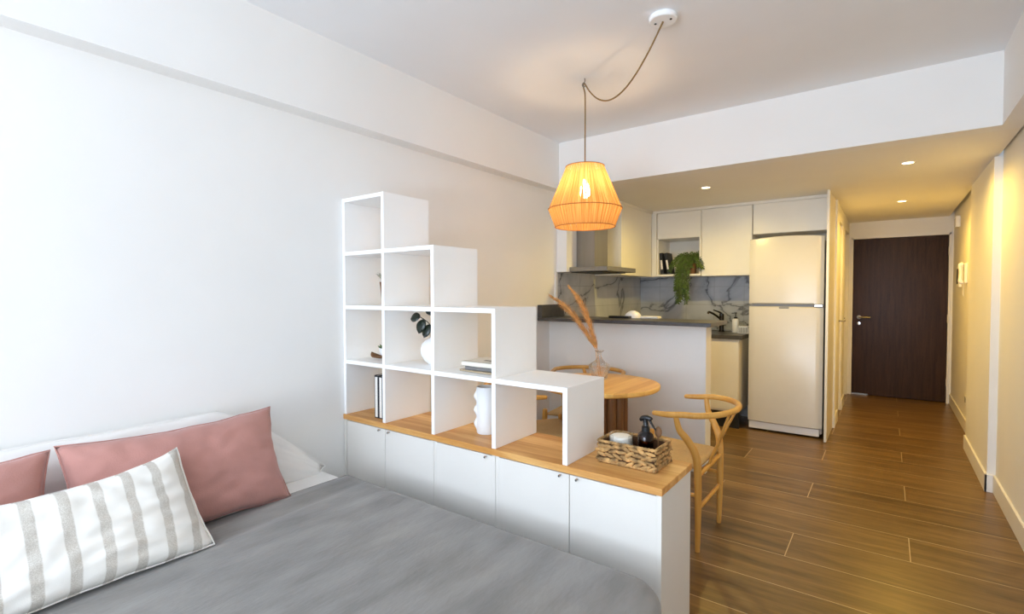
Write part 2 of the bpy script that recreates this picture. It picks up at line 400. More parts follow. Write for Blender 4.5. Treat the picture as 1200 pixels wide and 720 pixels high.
# window wall behind the camera, with a wide opening
WX0, WX1, WZ0, WZ1 = -1.75, 0.50, 0.06, 2.46
struct('wall_window', boxes(((XL, Y0-T, 0), (XR, Y0, WZ0)), ((XL, Y0-T, WZ1), (XR, Y0, ZC)), ((XL, Y0-T, WZ0), (WX0, Y0, WZ1)), ((WX1, Y0-T, WZ0), (XR, Y0, WZ1))), M_wall)
wf = boxes(((WX0, Y0-0.09, WZ0), (WX1, Y0-0.03, WZ0+0.06)), ((WX0, Y0-0.09, WZ1-0.06), (WX1, Y0-0.03, WZ1)), ((WX0, Y0-0.09, WZ0), (WX0+0.06, Y0-0.03, WZ1)), ((WX1-0.06, Y0-0.09, WZ0), (WX1, Y0-0.03, WZ1)), (((WX0+WX1)/2-0.03, Y0-0.09, WZ0), ((WX0+WX1)/2+0.03, Y0-0.03, WZ1)))
struct('window_1', wf, M_trim)
# baseboards
BH, BT = 0.115, 0.013
struct('baseboard_right', boxes(((XR-BT, Y0, 0), (XR, 4.452, BH)), bev=0.002), M_trim)
struct('baseboard_pilaster', boxes(((0.537-BT, 4.452-BT, 0), (0.537, 5.571, BH)), ((0.537-BT, 4.452-BT, 0), (XR-BT, 4.452, BH)), bev=0.002), M_trim)
struct('baseboard_entrance', boxes(((0.605-BT, 5.571, 0), (0.605, YE, BH)), bev=0.002), M_trim)
struct('baseboard_hall', boxes(((HX, 5.70, 0), (HX+BT, 6.03, BH)), ((HX, 6.60, 0), (HX+BT, 6.98, BH)), bev=0.002), M_trim)
struct('baseboard_left', boxes(((XL, Y0, 0), (XL+BT, 1.60, BH)), ((XL, 1.96, 0), (XL+BT, YH, BH)), bev=0.002), M_trim)
# furred-out strip of kitchen wall between header and hood
struct('trim_4', boxes(((XL, 3.81, 1.485), (-2.245, 4.50, ZS))), M_wall)
# marble splashbacks
struct('wall_backsplash_left', boxes(((XL, 3.80, 0.90), (XL+0.012, YB, 1.478))), M_marb_l)
struct('trim_5', boxes(((XL, 3.772, 1.0), (XL+0.014, 3.80, 1.478))), M_trim)
struct('wall_backsplash_back', boxes(((XL+0.012, YB-0.012, 0.90), (-1.06, YB, 1.472))), M_marb_b)

# entrance door
d1 = obj('door_1', boxes(((DX0, YE+0.03, 0.006), (DX1, YE+0.075, DZ)), bev=0.002), M_door); d1['kind'] = 'structure'
fr = obj('door_frame', boxes(((DX0-0.02, YE-0.012, 0), (DX0-0.002, YE+0.085, DZ+0.02)), ((DX1+0.002, YE-0.012, 0), (DX1+0.02, YE+0.085, DZ+0.02)), ((DX0-0.02, YE-0.012, DZ+0.002), (DX1+0.02, YE+0.085, DZ+0.02))), M_trim); fr.parent = d1
bm = bmesh.new(); lathe(bm, [(0, 0), (0.024, 0), (0.024, 0.01), (0.01, 0.012), (0.01, 0.05), (0, 0.05)], seg=16)
bm.transform(Matrix.Translation((-0.285, YE+0.03, 0.985)) @ Matrix.Rotation(PI/2, 4, 'X'))
tube(bm, [(-0.285, YE-0.018, 0.985), (-0.265, YE-0.022, 0.985), (-0.165, YE-0.018, 0.985)], 0.009, 8, 4)
h = obj('door_handle', bm, M_steel, None, True, 40); h.parent = d1
bm = bmesh.new(); lathe(bm, [(0, 0), (0.02, 0), (0.02, 0.012), (0, 0.014)], seg=16); bm.transform(Matrix.Translation((-0.285, YE+0.03, 0.905)) @ Matrix.Rotation(PI/2, 4, 'X'))
h = obj('lock', bm, M_chrome, None, True, 40); h.parent = d1
for z in (0.25, 0.99, 1.78):
    bm = bmesh.new(); tube(bm, [(DX1+0.003, YE-0.016, z-0.045), (DX1+0.003, YE-0.016, z+0.045)], 0.008, 8, smooth=False)
    h = obj('hinge', bm, M_trim, None, True, 40); h.parent = d1
bm = boxes(((DX0+0.002, YE+0.015, 0.002), (DX0+0.17, YE+0.029, 0.02)))
h = obj('sill_plate', bm, M_steel); h.parent = d1

# ------------------------------------------------------------------ cabinets, worktop, cube shelf
CY, CB = 1.625, 1.932
cab_edges = [(-2.343, -1.664), (-1.662, -1.300), (-1.298, -0.592)]
door_sets = [[(-2.322, -2.0085, 'r'), (-2.0055, -1.676, 'l')], [(-1.650, -1.3125, 'r')], [(-1.288, -0.9475, 'r'), (-0.9445, -0.607, 'l')]]
labels = ['white two-door cabinet against the left wall under the oak top', 'white one-door cabinet in the middle of the low row, under the wavy vase', 'white two-door cabinet at the free end of the row, under the basket']
knob_z = 0.610
for (xa, xb), ds, lb in zip(cab_edges, door_sets, labels):
    t = thing('cabinet', lb, 'cabinet', ((xa+xb)/2, (CY+CB)/2, 0), group='low white cabinets under the oak top')
    w = 0.018
    bm = boxes(((xa, CY, 0), (xa+w, CB, 0.622)), ((xb-w, CY, 0), (xb, CB, 0.622)), ((xa+w, CY+0.02, 0.06), (xb-w, CB-0.008, 0.078)), ((xa+w, CY+0.02, 0.604), (xb-w, CB-0.008, 0.622)), ((xa+w, CB-0.008, 0), (xb-w, CB, 0.622)), ((xa+w, CY+0.03, 0), (xb-w, CY+0.046, 0.06)), bev=0.001)
    obj('body', bm, M_white, t)
    for da, db, side in ds:
        d = obj('door', boxes(((da, CY+0.001, 0.055), (db, CY+0.019, 0.618)), bev=0.0012), M_white, t)
        kx = da+0.036 if side == 'l' else db-0.034
        bm = bmesh.new(); lathe(bm, [(0, 0), (0.0028, 0), (0.0028, 0.008), (0.0052, 0.010), (0.0052, 0.016), (0.004, 0.018), (0, 0.018)], seg=14)
        bm.transform(Matrix.Translation((kx, CY+0.001, knob_z)) @ Matrix.Rotation(PI/2, 4, 'X'))
        k = obj('knob', bm, M_chrome, d, True, 40); k['label'] = 'small round chrome knob'
tag(obj('worktop', boxes(((XL+0.001, CY-0.006, 0.623), (-0.588, CB+0.004, 0.650)), bev=0.002), M_oakx), 'long oak worktop laid over the low white cabinets', 'worktop')

sh = thing('bookshelf', 'white stepped cube shelf, open both sides, standing on the oak worktop', 'shelf', (-1.65, 1.78, 0.65))
w = 0.020
ux = [-2.343, -2.023, -1.676, -1.319, -0.975]       # left faces of the uprights
tops = [1.803, 1.803, 1.520, 1.236, 0.944]          # how high each upright goes
lev = [0.944, 1.236, 1.520, 1.803]
for i, (x, tz) in enumerate(zip(ux, tops)):
    obj('side_panel' if i in (0, 4) else 'divider', boxes(((x, CY, 0.650), (x+w, CB, tz)), bev=0.001), M_edge, sh)
for k, z in enumerate(lev):
    ncell = 4-k
    for i in range(ncell):
        last = i == ncell-1
        xa = ux[i]+w; xb = ux[i+1]
        obj('shelf_board', boxes(((xa, CY, z-w), (xb, CB, z)), bev=0.001), M_edge, sh)

# ------------------------------------------------------------------ things on the shelf
def book(name, label, lo, hi, cover, axis, group, title=False, cat='book', rot=0):
    """a closed book: cover boards and spine wrap a block of pages; axis = direction across the thickness, spine faces -y"""
    lo, hi = Vector(lo), Vector(hi)
    c = (lo+hi)/2
    t = thing(name, label, cat, (c.x, c.y, lo.z), rot, group, local=True)
    h = (hi-lo)/2; D = hi-lo
    a = 0 if axis == 'x' else 2
    def bb(l, u): return (Vector(l), Vector(u))
    L0, H0 = Vector((-h.x, -h.y, 0)), Vector((h.x, h.y, D.z))
    ct = 0.0022
    b1 = L0.copy(), H0.copy(); b1[1][a] = L0[a]+ct
    b2 = L0.copy(), H0.copy(); b2[0][a] = H0[a]-ct
    sp = L0.copy(), H0.copy(); sp[1].y = L0.y+ct
    obj('cover', boxes(b1, b2, sp, bev=0.0006), cover, t)
    pl, ph = L0+Vector((0.003, 0.002, 0.003)), H0-Vector((0.003, 0.003, 0.003))
    pl[a] = L0[a]+ct; ph[a] = H0[a]-ct
    obj('pages', boxes((pl, ph)), M_paper, t)
    return t
# upright books in the lowest left cube: two-tone bindings, dark boards with pale spines
for i, lb in enumerate(('leftmost of three dark-covered books standing in the lowest left cube', 'middle one of three dark-covered books standing in the lowest left cube', 'rightmost of three dark-covered books, against the first divider')):
    x0 = -2.139+i*0.0345
    t = book('book', lb, (x0, 1.667, 0.6505), (x0+0.0335, 1.86, 0.874-0.004*i), M_cover_dark, 'x', 'books standing in the lowest left cube')
    obj('spine_label', boxes(((-0.0088, -0.0985, 0.006), (0.0088, -0.0963, 0.214))), M_paper, t)['label'] = 'pale spine strip'
# a flat stack of books in the third cube
st = [(-1.560, 1.690, 0.945, -1.335, 1.880, 0.953, M_cover_tan, 'thin tan book at the bottom of the flat stack of three', -0.06),
      (-1.535, 1.700, 0.9535, -1.340, 1.875, 0.971, M_cover_grey, 'grey book in the middle of the flat stack of three', 0.05),
      (-1.548, 1.690, 0.9715, -1.345, 1.870, 0.993, M_cover_cream, 'cream book with dark title, topmost of the flat stack', 0.0)]
for x0, y0, z0, x1, y1, z1, cm, lb, ro in st:
    t = book('book', lb, (x0, y0, z0), (x1, y1, z1), cm, 'z', 'books lying in the third cube', rot=ro)
    if z1 > 0.98:
        obj('cover_print', boxes(((-0.02, -0.03, 0.0215), (0.08, -0.012, 0.0219)), ((0.0, 0.01, 0.0215), (0.08, 0.03, 0.0219))), M_ink, t)['label'] = 'dark printed title block'
# wavy vase on the worktop
vt = thing('vase', 'matte white vase with wavy-edged sides standing on the oak worktop', 'vase', (-1.487, 1.795, 0.6505))
bm = bmesh.new(); lathe(bm, [(0, 0.0), (0.043, 0.0), (0.0455, 0.003), (0.0455, 0.214), (0.0435, 0.216), (0.0405, 0.214), (0.0405, 0.02), (0, 0.018)], vt.location, 44); obj('body', bm, M_matte, vt, True, 50)
for sg in (1, -1):
    d = Vector((-0.80*sg, -0.60*sg, 0)); sd = Vector((d.y, -d.x, 0)); bm = bmesh.new(); rows = []
    for i in range(49):
        z = 0.012+0.192*i/48; e = 0.0455+0.0068+0.0062*math.sin(2*PI*3*i/48-PI/2)*1.0
        c = vt.location+Vector((0, 0, z))
        rows.append([bm.verts.new(c+d*a+sd*b) for a, b in ((0.040, -0.012), (e-0.003, -0.0085), (e, -0.004), (e, 0.004), (e-0.003, 0.0085), (0.040, 0.012))])
    for a, b in zip(rows, rows[1:]):
        for k in range(6): bm.faces.new((a[k], a[(k+1) % 6], b[(k+1) % 6], b[k]))
    bm.faces.new(rows[0]); bm.faces.new(rows[-1][::-1])
    obj('wavy_edge', bm, M_matte, vt, True, 60)
# round ring vase with dark branch
bm = bmesh.new(); lathe(bm, [(0, 0), (0.026, 0), (0.03, 0.004), (0.052, 0.022), (0.068, 0.05), (0.071, 0.075), (0.064, 0.102), (0.045, 0.122), (0.022, 0.132), (0.019, 0.146), (0.015, 0.146), (0.016, 0.132), (0.03, 0.118), (0.055, 0.075), (0, 0.02)], seg=36)
o = obj('vase', bm, M_ceramic, None, True); o.location = (-1.808, 1.78, 0.9445)
tag(o, 'round white bottle vase holding a dark leafy sprig', 'vase')
sp = thing('leaf_sprig', 'sprig of dark rounded leaves rising from the round white vase', 'plant', (-1.808, 1.78, 1.02))
bm = bmesh.new()
stems = [[(-1.808, 1.78, 1.02), (-1.808, 1.78, 1.09), (-1.84, 1.77, 1.15), (-1.905, 1.75, 1.190)], [(-1.806, 1.78, 1.02), (-1.802, 1.785, 1.10), (-1.80, 1.79, 1.17), (-1.81, 1.79, 1.215)], [(-1.806, 1.782, 1.02), (-1.80, 1.785, 1.09), (-1.79, 1.80, 1.13), (-1.765, 1.82, 1.16)]]
for s in stems: tube(bm, s, 0.0022, 6, 5)
obj('stem', bm, M_leaf, sp, True)
def leafblade(bm, base, d, up, ln, wd, curl=0.15):
    d = Vector(d).normalized(); side = d.cross(Vector(up)).normalized(); nrm = side.cross(d)
    rows = []
    for i in range(7):
        t = i/6; ww = wd*math.sin(PI*min(1, t*0.93+0.07))**0.7
        c = Vector(base)+d*ln*t-nrm*curl*ln*t*t
        rows.append([bm.verts.new(c-side*ww/2+nrm*0.08*ww), bm.verts.new(c), bm.verts.new(c+side*ww/2+nrm*0.08*ww)])
    for a, b in zip(rows, rows[1:]):
        bm.faces.new((a[0], a[1], b[1], b[0])); bm.faces.new((a[1], a[2], b[2], b[1]))
for base, d, ln, wd in [((-1.885, 1.755, 1.182), (-0.7, -0.2, -0.12), 0.062, 0.052), ((-1.86, 1.76, 1.165), (-0.3, -0.25, -0.75), 0.075, 0.056), ((-1.83, 1.77, 1.14), (-0.2, -0.3, -0.6), 0.07, 0.05), ((-1.81, 1.79, 1.20), (-0.5, -0.3, 0.1), 0.055, 0.035), ((-1.81, 1.79, 1.205), (0.5, 0.1, -0.1), 0.06, 0.045), ((-1.77, 1.815, 1.155), (0.6, 0.1, -0.3), 0.07, 0.05), ((-1.80, 1.79, 1.15), (0.3, -0.5, 0.0), 0.06, 0.045)]:
    bm = bmesh.new(); leafblade(bm, base, d, (0.3, -0.8, 0.45), ln, wd)
    o = obj('leaf', bm, M_leaf, sp, True); md = o.modifiers.new('thick', 'SOLIDIFY'); md.thickness = 0.0015
# small succulent and its leaf dish in the left column
t = thing('potted_succulent', 'tiny green succulent in pale pot beside the first divider', 'plant', (-2.205, 1.79, 0.9445))
bm = bmesh.new(); lathe(bm, [(0, 0), (0.024, 0), (0.031, 0.055), (0.027, 0.055), (0.024, 0.04), (0, 0.04)], (-2.205, 1.79, 0.9445), 20); obj('pot', bm, M_ceramic, t, True, 40)
bm = bmesh.new()
for i in range(16):
    a = i*2.4; tl = 0.35+0.04*i
    leafblade(bm, (-2.205, 1.79, 0.985), (math.cos(a), math.sin(a), 1.9-tl), (0, 0, 1) if i % 2 else (0.1, 0.2, 1), 0.045, 0.014, 0.2)
o = obj('leaves', bm, M_green2, t); md = o.modifiers.new('thick', 'SOLIDIFY'); md.thickness = 0.003
bm = bmesh.new()
rows = []
for i in range(11):
    s = i/10; wv = 0.032*math.sin(PI*s)**0.8+0.001; zz = 0.006+0.026*(2*s-1)**2*(1 if s < .5 else .5)
    c = Vector((-2.222+0.105*s, 1.715+0.02*s, 0.9447+zz))
    rows.append([bm.verts.new(c+Vector((0.2*v*wv, v*wv, 0.008*abs(v)))) for v in (-1, -0.5, 0, 0.5, 1)])
for a, b in zip(rows, rows[1:]):
    for j in range(4): bm.faces.new((a[j], a[j+1], b[j+1], b[j]))
o = obj('dish', bm, M_terra, None, True); md = o.modifiers.new('thick', 'SOLIDIFY'); md.thickness = 0.004
tag(o, 'small brown leaf-shaped dish in front of the tiny succulent', 'dish')
# slim brown planter
t = thing('potted_plant', 'slim brown vase with sprigs of small green leaves, upper left cube', 'plant', (-2.19, 1.79, 1.2365))
bm = bmesh.new(); lathe(bm, [(0, 0), (0.020, 0), (0.024, 0.03), (0.034, 0.125), (0.030, 0.125), (0.02, 0.03), (0, 0.02)], (-2.19, 1.79, 1.2365), 20); obj('pot', bm, M_terra, t, True, 40)
bm = bmesh.new()
for i in range(12):
    a = i*2.399; ex = Vector((-2.19+0.05*math.cos(a), 1.79+0.045*math.sin(a), 1.385+0.035*random.random()))
    tube(bm, [(-2.19, 1.79, 1.32), (-2.19+0.015*math.cos(a), 1.79+0.015*math.sin(a), 1.365), ex], 0.0012, 5, 4)
    for k in range(4):
        b = Vector((-2.19, 1.79, 1.35)).lerp(ex, 0.4+0.2*k)
        leafblade(bm, b, (math.cos(a+(-1)**k), math.sin(a+(-1)**k), 0.3), (0, 0, 1), 0.016, 0.009)
obj('sprigs', bm, M_green, t)

# ------------------------------------------------------------------ basket and its contents
BX0, BX1, BY0, BY1, BZ = -0.893, -0.653, 1.735, 1.905, 0.6505
t = thing('basket', 'woven tan tray basket on the free end of the oak worktop', 'basket', ((BX0+BX1)/2, (BY0+BY1)/2, BZ))
bm = bmesh.new()
def weave_side(bm, p0, p1, nseg):
    p0, p1 = Vector(p0), Vector(p1); d = (p1-p0); ln = d.length; d.normalize(); nrm = Vector((d.y, -d.x, 0))
    for r in range(4):
        z = BZ+0.0135+r*0.0178
        for s in range(nseg+1):
            f = (s+(0.5 if r % 2 else 0.0))/nseg
            if f > 1.001: continue
            f = min(max(f, 0.04), 0.96)
            c = p0+d*ln*f+Vector((0, 0, z+random.uniform(-.0025, .0025)))+nrm*0.002
            rot = Matrix((d, nrm, Vector((0, 0, 1)))).transposed() @ Matrix.Rotation(0.30*(1 if r % 2 else -1)+random.uniform(-.28, .28), 3, 'Y')
            ball(bm, c, 1.0, ln/nseg*0.70, 0.0060, 0.0085*random.uniform(.7, 1.1), 2, rot)
weave_side(bm, (BX0+.008, BY0+.008, 0), (BX1-.008, BY0+.008, 0), 7); weave_side(bm, (BX1-.008, BY0+.008, 0), (BX1-.008, BY1-.008, 0), 5)
weave_side(bm, (BX1-.008, BY1-.008, 0), (BX0+.008, BY1-.008, 0), 7); weave_side(bm, (BX0+.008, BY1-.008, 0), (BX0+.008, BY0+.008, 0), 5)
obj('weave', bm, M_weave, t, True)
bm = bmesh.new()
def braid(pts, amp, turns):
    for ph in (0, PI):
        path = []
        for a, b in zip(pts, pts[1:]):
            a, b = Vector(a), Vector(b); n = max(6, int((b-a).length/0.006)); d = (b-a).normalized(); s = Vector((d.y, -d.x, 0))
            for i in range(n):
                f = i/n; an = f*(b-a).length*turns+ph
                path.append(a.lerp(b, f)+s*amp*math.cos(an)+Vector((0, 0, amp*math.sin(an))))
        tube(bm, path, 0.0042, 6, smooth=False)
q = [(BX0+.006, BY0+.006), (BX1-.006, BY0+.006), (BX1-.006, BY1-.006), (BX0+.006, BY1-.006), (BX0+.006, BY0+.006)]
braid([(x, y, BZ+0.081) for x, y in q], 0.003, 240)
braid([(x, y, BZ+0.006) for x, y in q], 0.0025, 240)
obj('rim', bm, M_weave, t, True)
bm = boxes(((BX0+.010, BY0+.010, BZ+0.001), (BX1-.010, BY1-.010, BZ+0.007)), ((BX0+.011, BY0+.011, BZ+.004), (BX0+.014, BY1-.011, BZ+.076)), ((BX1-.014, BY0+.011, BZ+.004), (BX1-.011, BY1-.011, BZ+.076)), ((BX0+.011, BY0+.011, BZ+.004), (BX1-.011, BY0+.014, BZ+.076)), ((BX0+.011, BY1-.014, BZ+.004), (BX1-.011, BY1-.011, BZ+.076)))
obj('lining', bm, M_weave_dark, t)
# candle jar
jc = (-0.828, 1.823, BZ+0.0075)
t = thing('candle', 'short glass jar filled with cream wax in the woven basket', 'candle', jc)
bm = bmesh.new(); lathe(bm, [(0, 0), (0.036, 0), (0.042, 0.006), (0.0455, 0.03), (0.0455, 0.090), (0.0435, 0.091), (0.0435, 0.03), (0.034, 0.006), (0, 0.005)], jc, 32); obj('jar', bm, M_glass, t, True, 50)
bm = bmesh.new(); lathe(bm, [(0, 0.0062), (0.033, 0.0065), (0.0425, 0.030), (0.0425, 0.080), (0.036, 0.0845), (0.016, 0.082), (0, 0.087)], jc, 32); obj('wax', bm, M_wax, t, True)
# spray bottle
bc = Vector((-0.727, 1.822, BZ+0.0075))
t = thing('spray_bottle', 'small amber bottle with black trigger sprayer in the woven basket', 'bottle', bc)
bm = bmesh.new(); lathe(bm, [(0, 0), (0.027, 0), (0.0295, 0.004), (0.0295, 0.098), (0.027, 0.107), (0.017, 0.115), (0.0135, 0.122), (0.0115, 0.122), (0.015, 0.114), (0.025, 0.105), (0.0278, 0.097), (0.0278, 0.006), (0, 0.004)], bc, 28); obj('flask', bm, M_amber, t, True, 50)
bm = bmesh.new(); lathe(bm, [(0, 0.0048), (0.0272, 0.0062), (0.0272, 0.072), (0, 0.072)], bc, 24); obj('liquid', bm, plain('amber_liquid', (92, 34, 12), 0.2), t, True, 40)
bm = bmesh.new(); lathe(bm, [(0, 0.118), (0.0155, 0.118), (0.0155, 0.134), (0.0105, 0.138), (0.0095, 0.152), (0, 0.152)], bc, 20, lambda a, z: 1+0.03*math.cos(14*a)); obj('collar', bm, M_black, t, True, 40)
bm = bmesh.new(); tube(bm, [bc+Vector((-0.021, 0, 0.156)), bc+Vector((-0.012, 0, 0.165)), bc+Vector((0.004, 0, 0.169)), bc+Vector((0.018, 0, 0.166)), bc+Vector((0.023, 0, 0.162))], [0.006, 0.010, 0.0105, 0.009, 0.006], 10, 5); tube(bm, [bc+Vector((-0.001, 0, 0.148)), bc+Vector((-0.002, 0, 0.166))], 0.0095, 10, smooth=False)
obj('sprayer_head', bm, M_black, t, True, 50)
bm = bmesh.new(); tube(bm, [bc+Vector((0.014, 0, 0.163)), bc+Vector((0.021, 0, 0.152)), bc+Vector((0.032, 0, 0.136)), bc+Vector((0.040, 0, 0.126))], [0.005, 0.0042, 0.0034, 0.0026], 8, 5, flat=((0, 1, 0), 1.6)); obj('trigger', bm, M_black, t, True)
# little wooden brush behind the bottle
t = thing('brush', 'small brown oval-headed brush sticking up behind the spray bottle', 'brush', (-0.690, 1.855, BZ+0.008))
bm = bmesh.new(); tube(bm, [(-0.690, 1.850, BZ+0.009), (-0.691, 1.855, BZ+0.05), (-0.692, 1.858, BZ+0.10)], 0.0035, 8, 4); obj('handle', bm, M_ped, t, True)
bm = bmesh.new(); ball(bm, (-0.692, 1.860, BZ+0.118), 0.016, 0.85, 0.5, 1.35, 3); obj('head', bm, M_terra, t, True)

# ------------------------------------------------------------------ bed
BEDX0, BEDX1, BEDY0, BEDY1, BEDZ = XL+0.012, -0.515, -0.20, 1.455, 0.418
bed = thing('bed', 'low double bed with white sheet, its head against the left wall', 'bed', ((BEDX0+BEDX1)/2, (BEDY0+BEDY1)/2, 0))
obj('base', boxes(((BEDX0, BEDY0+.03, 0.05), (BEDX1-.04, BEDY1-.03, 0.19)), bev=0.01), plain('bed_base', (120, 118, 116), 0.9), bed)
for x in (BEDX0+0.1, BEDX1-0.15):
    for y in (BEDY0+0.12, BEDY1-0.12):
        bm = bmesh.new(); lathe(bm, [(0, 0), (0.02, 0), (0.027, 0.055), (0, 0.055)], (x, y, 0), 14); obj('leg', bm, M_ped, bed, True, 40)
bm = bmesh.new(); box(bm, (BEDX0, BEDY0, 0.19), (BEDX1, BEDY1, BEDZ), 0.05, 4)
obj('mattress', bm, M_sheet, bed, True)

def drape(name, x0, x1, y0, y1, z, R, r, drop, n, mat, rough=0.004):
    """a blanket: flat on top, open straight edge at x0, rounded over and hanging on the three other sides"""
    bm = bmesh.new()
    ext = (R-r)+r*PI/2+drop
    lx = x1-R-x0; ly = (y1-y0)-2*R
    xs = [x0+lx*i/n for i in range(n+1)]; nx = len(xs)
    m2 = 24
    S_ = [('in', x) for x in xs]+[('ex', ext*(i+1)/m2) for i in range(m2)]
    T_ = [('exn', ext*(m2-i)/m2) for i in range(m2)]+[('in', y0+R+ly*i/n) for i in range(n+1)]+[('ex', ext*(i+1)/m2) for i in range(m2)]
    grid = []
    for a in S_:
        row = []
        for b in T_:
            sx = a[1] if a[0] == 'in' else x1-R; ex = 0 if a[0] == 'in' else a[1]
            if b[0] == 'in': sy, ey = b[1], 0
            elif b[0] == 'ex': sy, ey = y1-R, b[1]
            else: sy, ey = y0+R, -b[1]
            e = max(abs(ex), abs(ey))
            dx = dy = 0.0; g = h = 0.0
            if e > 0:
                L_ = math.hypot(ex, ey); dx, dy = ex/L_, ey/L_
                if e < R-r: g, h = e, 0
                elif e < R-r+r*PI/2: t_ = (e-(R-r))/r; g, h = R-r+r*math.sin(t_), r*(1-math.cos(t_))
                else: g, h = R, r+(e-(R-r)-r*PI/2)
            p = Vector((sx+dx*g, sy+dy*g, z-h))
            nz = noise.noise(Vector((p.x*3.1, p.y*2.3, p.z*2)))*rough+noise.noise(Vector((p.x*11, p.y*4, p.z*6+3)))*rough*0.5
            # soft folds running along the turned-back head edge
            q = p.x-x0
            fold = 0.019*math.exp(-((q-0.10-0.03*math.sin(p.y*3))/0.035)**2)+0.014*math.exp(-((q-0.24-0.05*math.sin(p.y*2.2+1))/0.03)**2)+0.010*math.exp(-((q-0.42-0.05*math.sin(p.y*2+2))/0.04)**2)
            if h == 0: p.z += nz+fold
            else:
                ph = noise.noise(Vector((sx*5+dx*2, sy*5+dy*2, 7)))*0.012*min(1, h/0.1); p += Vector((dx, dy, 0))*(ph+abs(nz))
            row.append(bm.verts.new(p))
        grid.append(row)
    for A, B in zip(grid, grid[1:]):
        for j in range(len(A)-1): bm.faces.new((A[j], A[j+1], B[j+1], B[j]))
    o = obj(name, bm, mat, None, True)
    return o
o = drape('blanket', -2.045, BEDX1+0.012, BEDY0-0.012, BEDY1+0.012, BEDZ+0.013, 0.12, 0.055, 0.26, 44, M_blanket)
md = o.modifiers.new('thick', 'SOLIDIFY'); md.thickness = 0.008; md.offset = 1
tag(o, 'soft grey blanket spread over the bed', 'blanket')

def shape_uv(u, v, w, h, pinch, seed, sag, taper, slope):
    x = u*w/2*(1-pinch*(1-v*v)*abs(u)**3*1.1)*(1-taper*(v+1)/2); z = v*h/2*(1-pinch*1.5*(1-u*u)*abs(v)**3)
    z -= sag*(1-abs(u)**3)*(v+1)/2
    if slope: z -= (v+1)/2*h*0.92*max(0, (u-slope)/(1-slope))**1.3
    return x+0.004*noise.noise(Vector((v*4, u*2, seed))), z+0.006*noise.noise(Vector((u*4, v*2, seed+5)))
def pillow_bm(w, h, t, n=30, pinch=0.055, crease=0.0, seed=0, sag=0, taper=0, slope=0):
    """pillow lying in its own x (width) / z (height) plane, thickness along y"""
    bm = bmesh.new(); sides = []
    for s in (1, -1):
        g = []
        for i in range(n+1):
            row = []
            for j in range(n+1):
                u = -1+2*i/n; v = -1+2*j/n
                x, z = shape_uv(u, v, w, h, pinch, seed, sag, taper, slope)
                d = max(0.0, (1-abs(u)**2.6)*(1-abs(v)**2.6))**0.47
                q = Vector((u*2+seed, v*1.6, s*0.7+seed))
                y = s*t/2*d*(1+0.10*noise.noise(q*1.2))
                y += s*crease*noise.noise(Vector((u*7+seed*3, v*5, s)))*min(1, d*2)
                # radiating puckers near the corners
                cr = max(0, abs(u)*abs(v)-0.5); y += s*0.010*cr*math.sin(math.atan2(1-abs(v)+.02, 1-abs(u)+.02)*14)*min(1, d*3)
                row.append(bm.verts.new((x, y, z)))
            g.append(row)
        sides.append(g)
    for g in sides:
        for A, B in zip(g, g[1:]):
            for j in range(n): bm.faces.new((A[j], A[j+1], B[j+1], B[j]))
    bmesh.ops.remove_doubles(bm, verts=bm.verts, dist=0.0012)
    return bm
def seam_bm(w, h, r, pinch=0.055, seed=0, sag=0, taper=0, slope=0):
    bm = bmesh.new(); P_ = []
    n = 16
    def pt(u, v):
        x, z = shape_uv(u, v, w, h, pinch, seed, sag, taper, slope); return Vector((x, 0, z))
    for k in range(n): P_.append(pt(-1+2*k/n, -1))
    for k in range(n): P_.append(pt(1, -1+2*k/n))
    for k in range(n): P_.append(pt(1-2*k/n, 1))
    for k in range(n): P_.append(pt(-1, 1-2*k/n))
    tube(bm, P_, r, 6, smooth=False, closed=True)
    return bm
def place_pillow(name, label, cat, w, h, t, loc, lean, rz, mat, crease, seed, group=None, roll=0.0, pinch=0.055, sag=0, taper=0, slope=0):
    """local +x -> world +y (turned -90+...), lean tips the top back to the wall"""
    R_ = thing(name, label, cat, loc, 0, group, local=True)
    rot = Matrix.Rotation(PI/2+rz, 4, 'Z') @ Matrix.Rotation(-lean, 4, 'X') @ Matrix.Rotation(roll, 4, 'Y')
    R_.rotation_mode = 'QUATERNION'; R_.rotation_quaternion = rot.to_quaternion()
    c = obj('cover', pillow_bm(w, h, t, 40, pinch, crease, seed, sag, taper, slope), mat, R_, True)
    obj('seam', seam_bm(w, h, 0.0036, pinch, seed, sag, taper, slope), mat, c, True)
    return R_
BZT = BEDZ
place_pillow('pillow', 'long white bed pillow propped on the wall behind the pink pillows', 'pillow', 1.62, 0.40, 0.10, (-2.265, 0.63, BZT+0.185), 0.16, 0, M_sheet, 0.004, 1, pinch=0.03, slope=0.41)
place_pillow('pillow', 'large dusty pink pillow behind the right end of the striped pillow', 'pillow', 0.74, 0.395, 0.18, (-2.085, 0.765, BZT+0.202), 0.36, 0.0, M_pink, 0.007, 5, 'dusty pink pillows', pinch=0.075, taper=0.04)
place_pillow('pillow', 'dusty pink pillow only partly in view at the head end, left of other', 'pillow', 0.74, 0.385, 0.18, (-2.09, 0.03, BZT+0.197), 0.36, 0.0, M_pink, 0.007, 9, 'dusty pink pillows', pinch=0.075)
place_pillow('pillow', 'white linen pillow with broad grey stripes, in front of the pink ones', 'pillow', 0.80, 0.355, 0.17, (-1.895, 0.345, BZT+0.186), 0.52, 0.03, M_stripe, 0.010, 13, pinch=0.03, sag=0.045, taper=0.10)

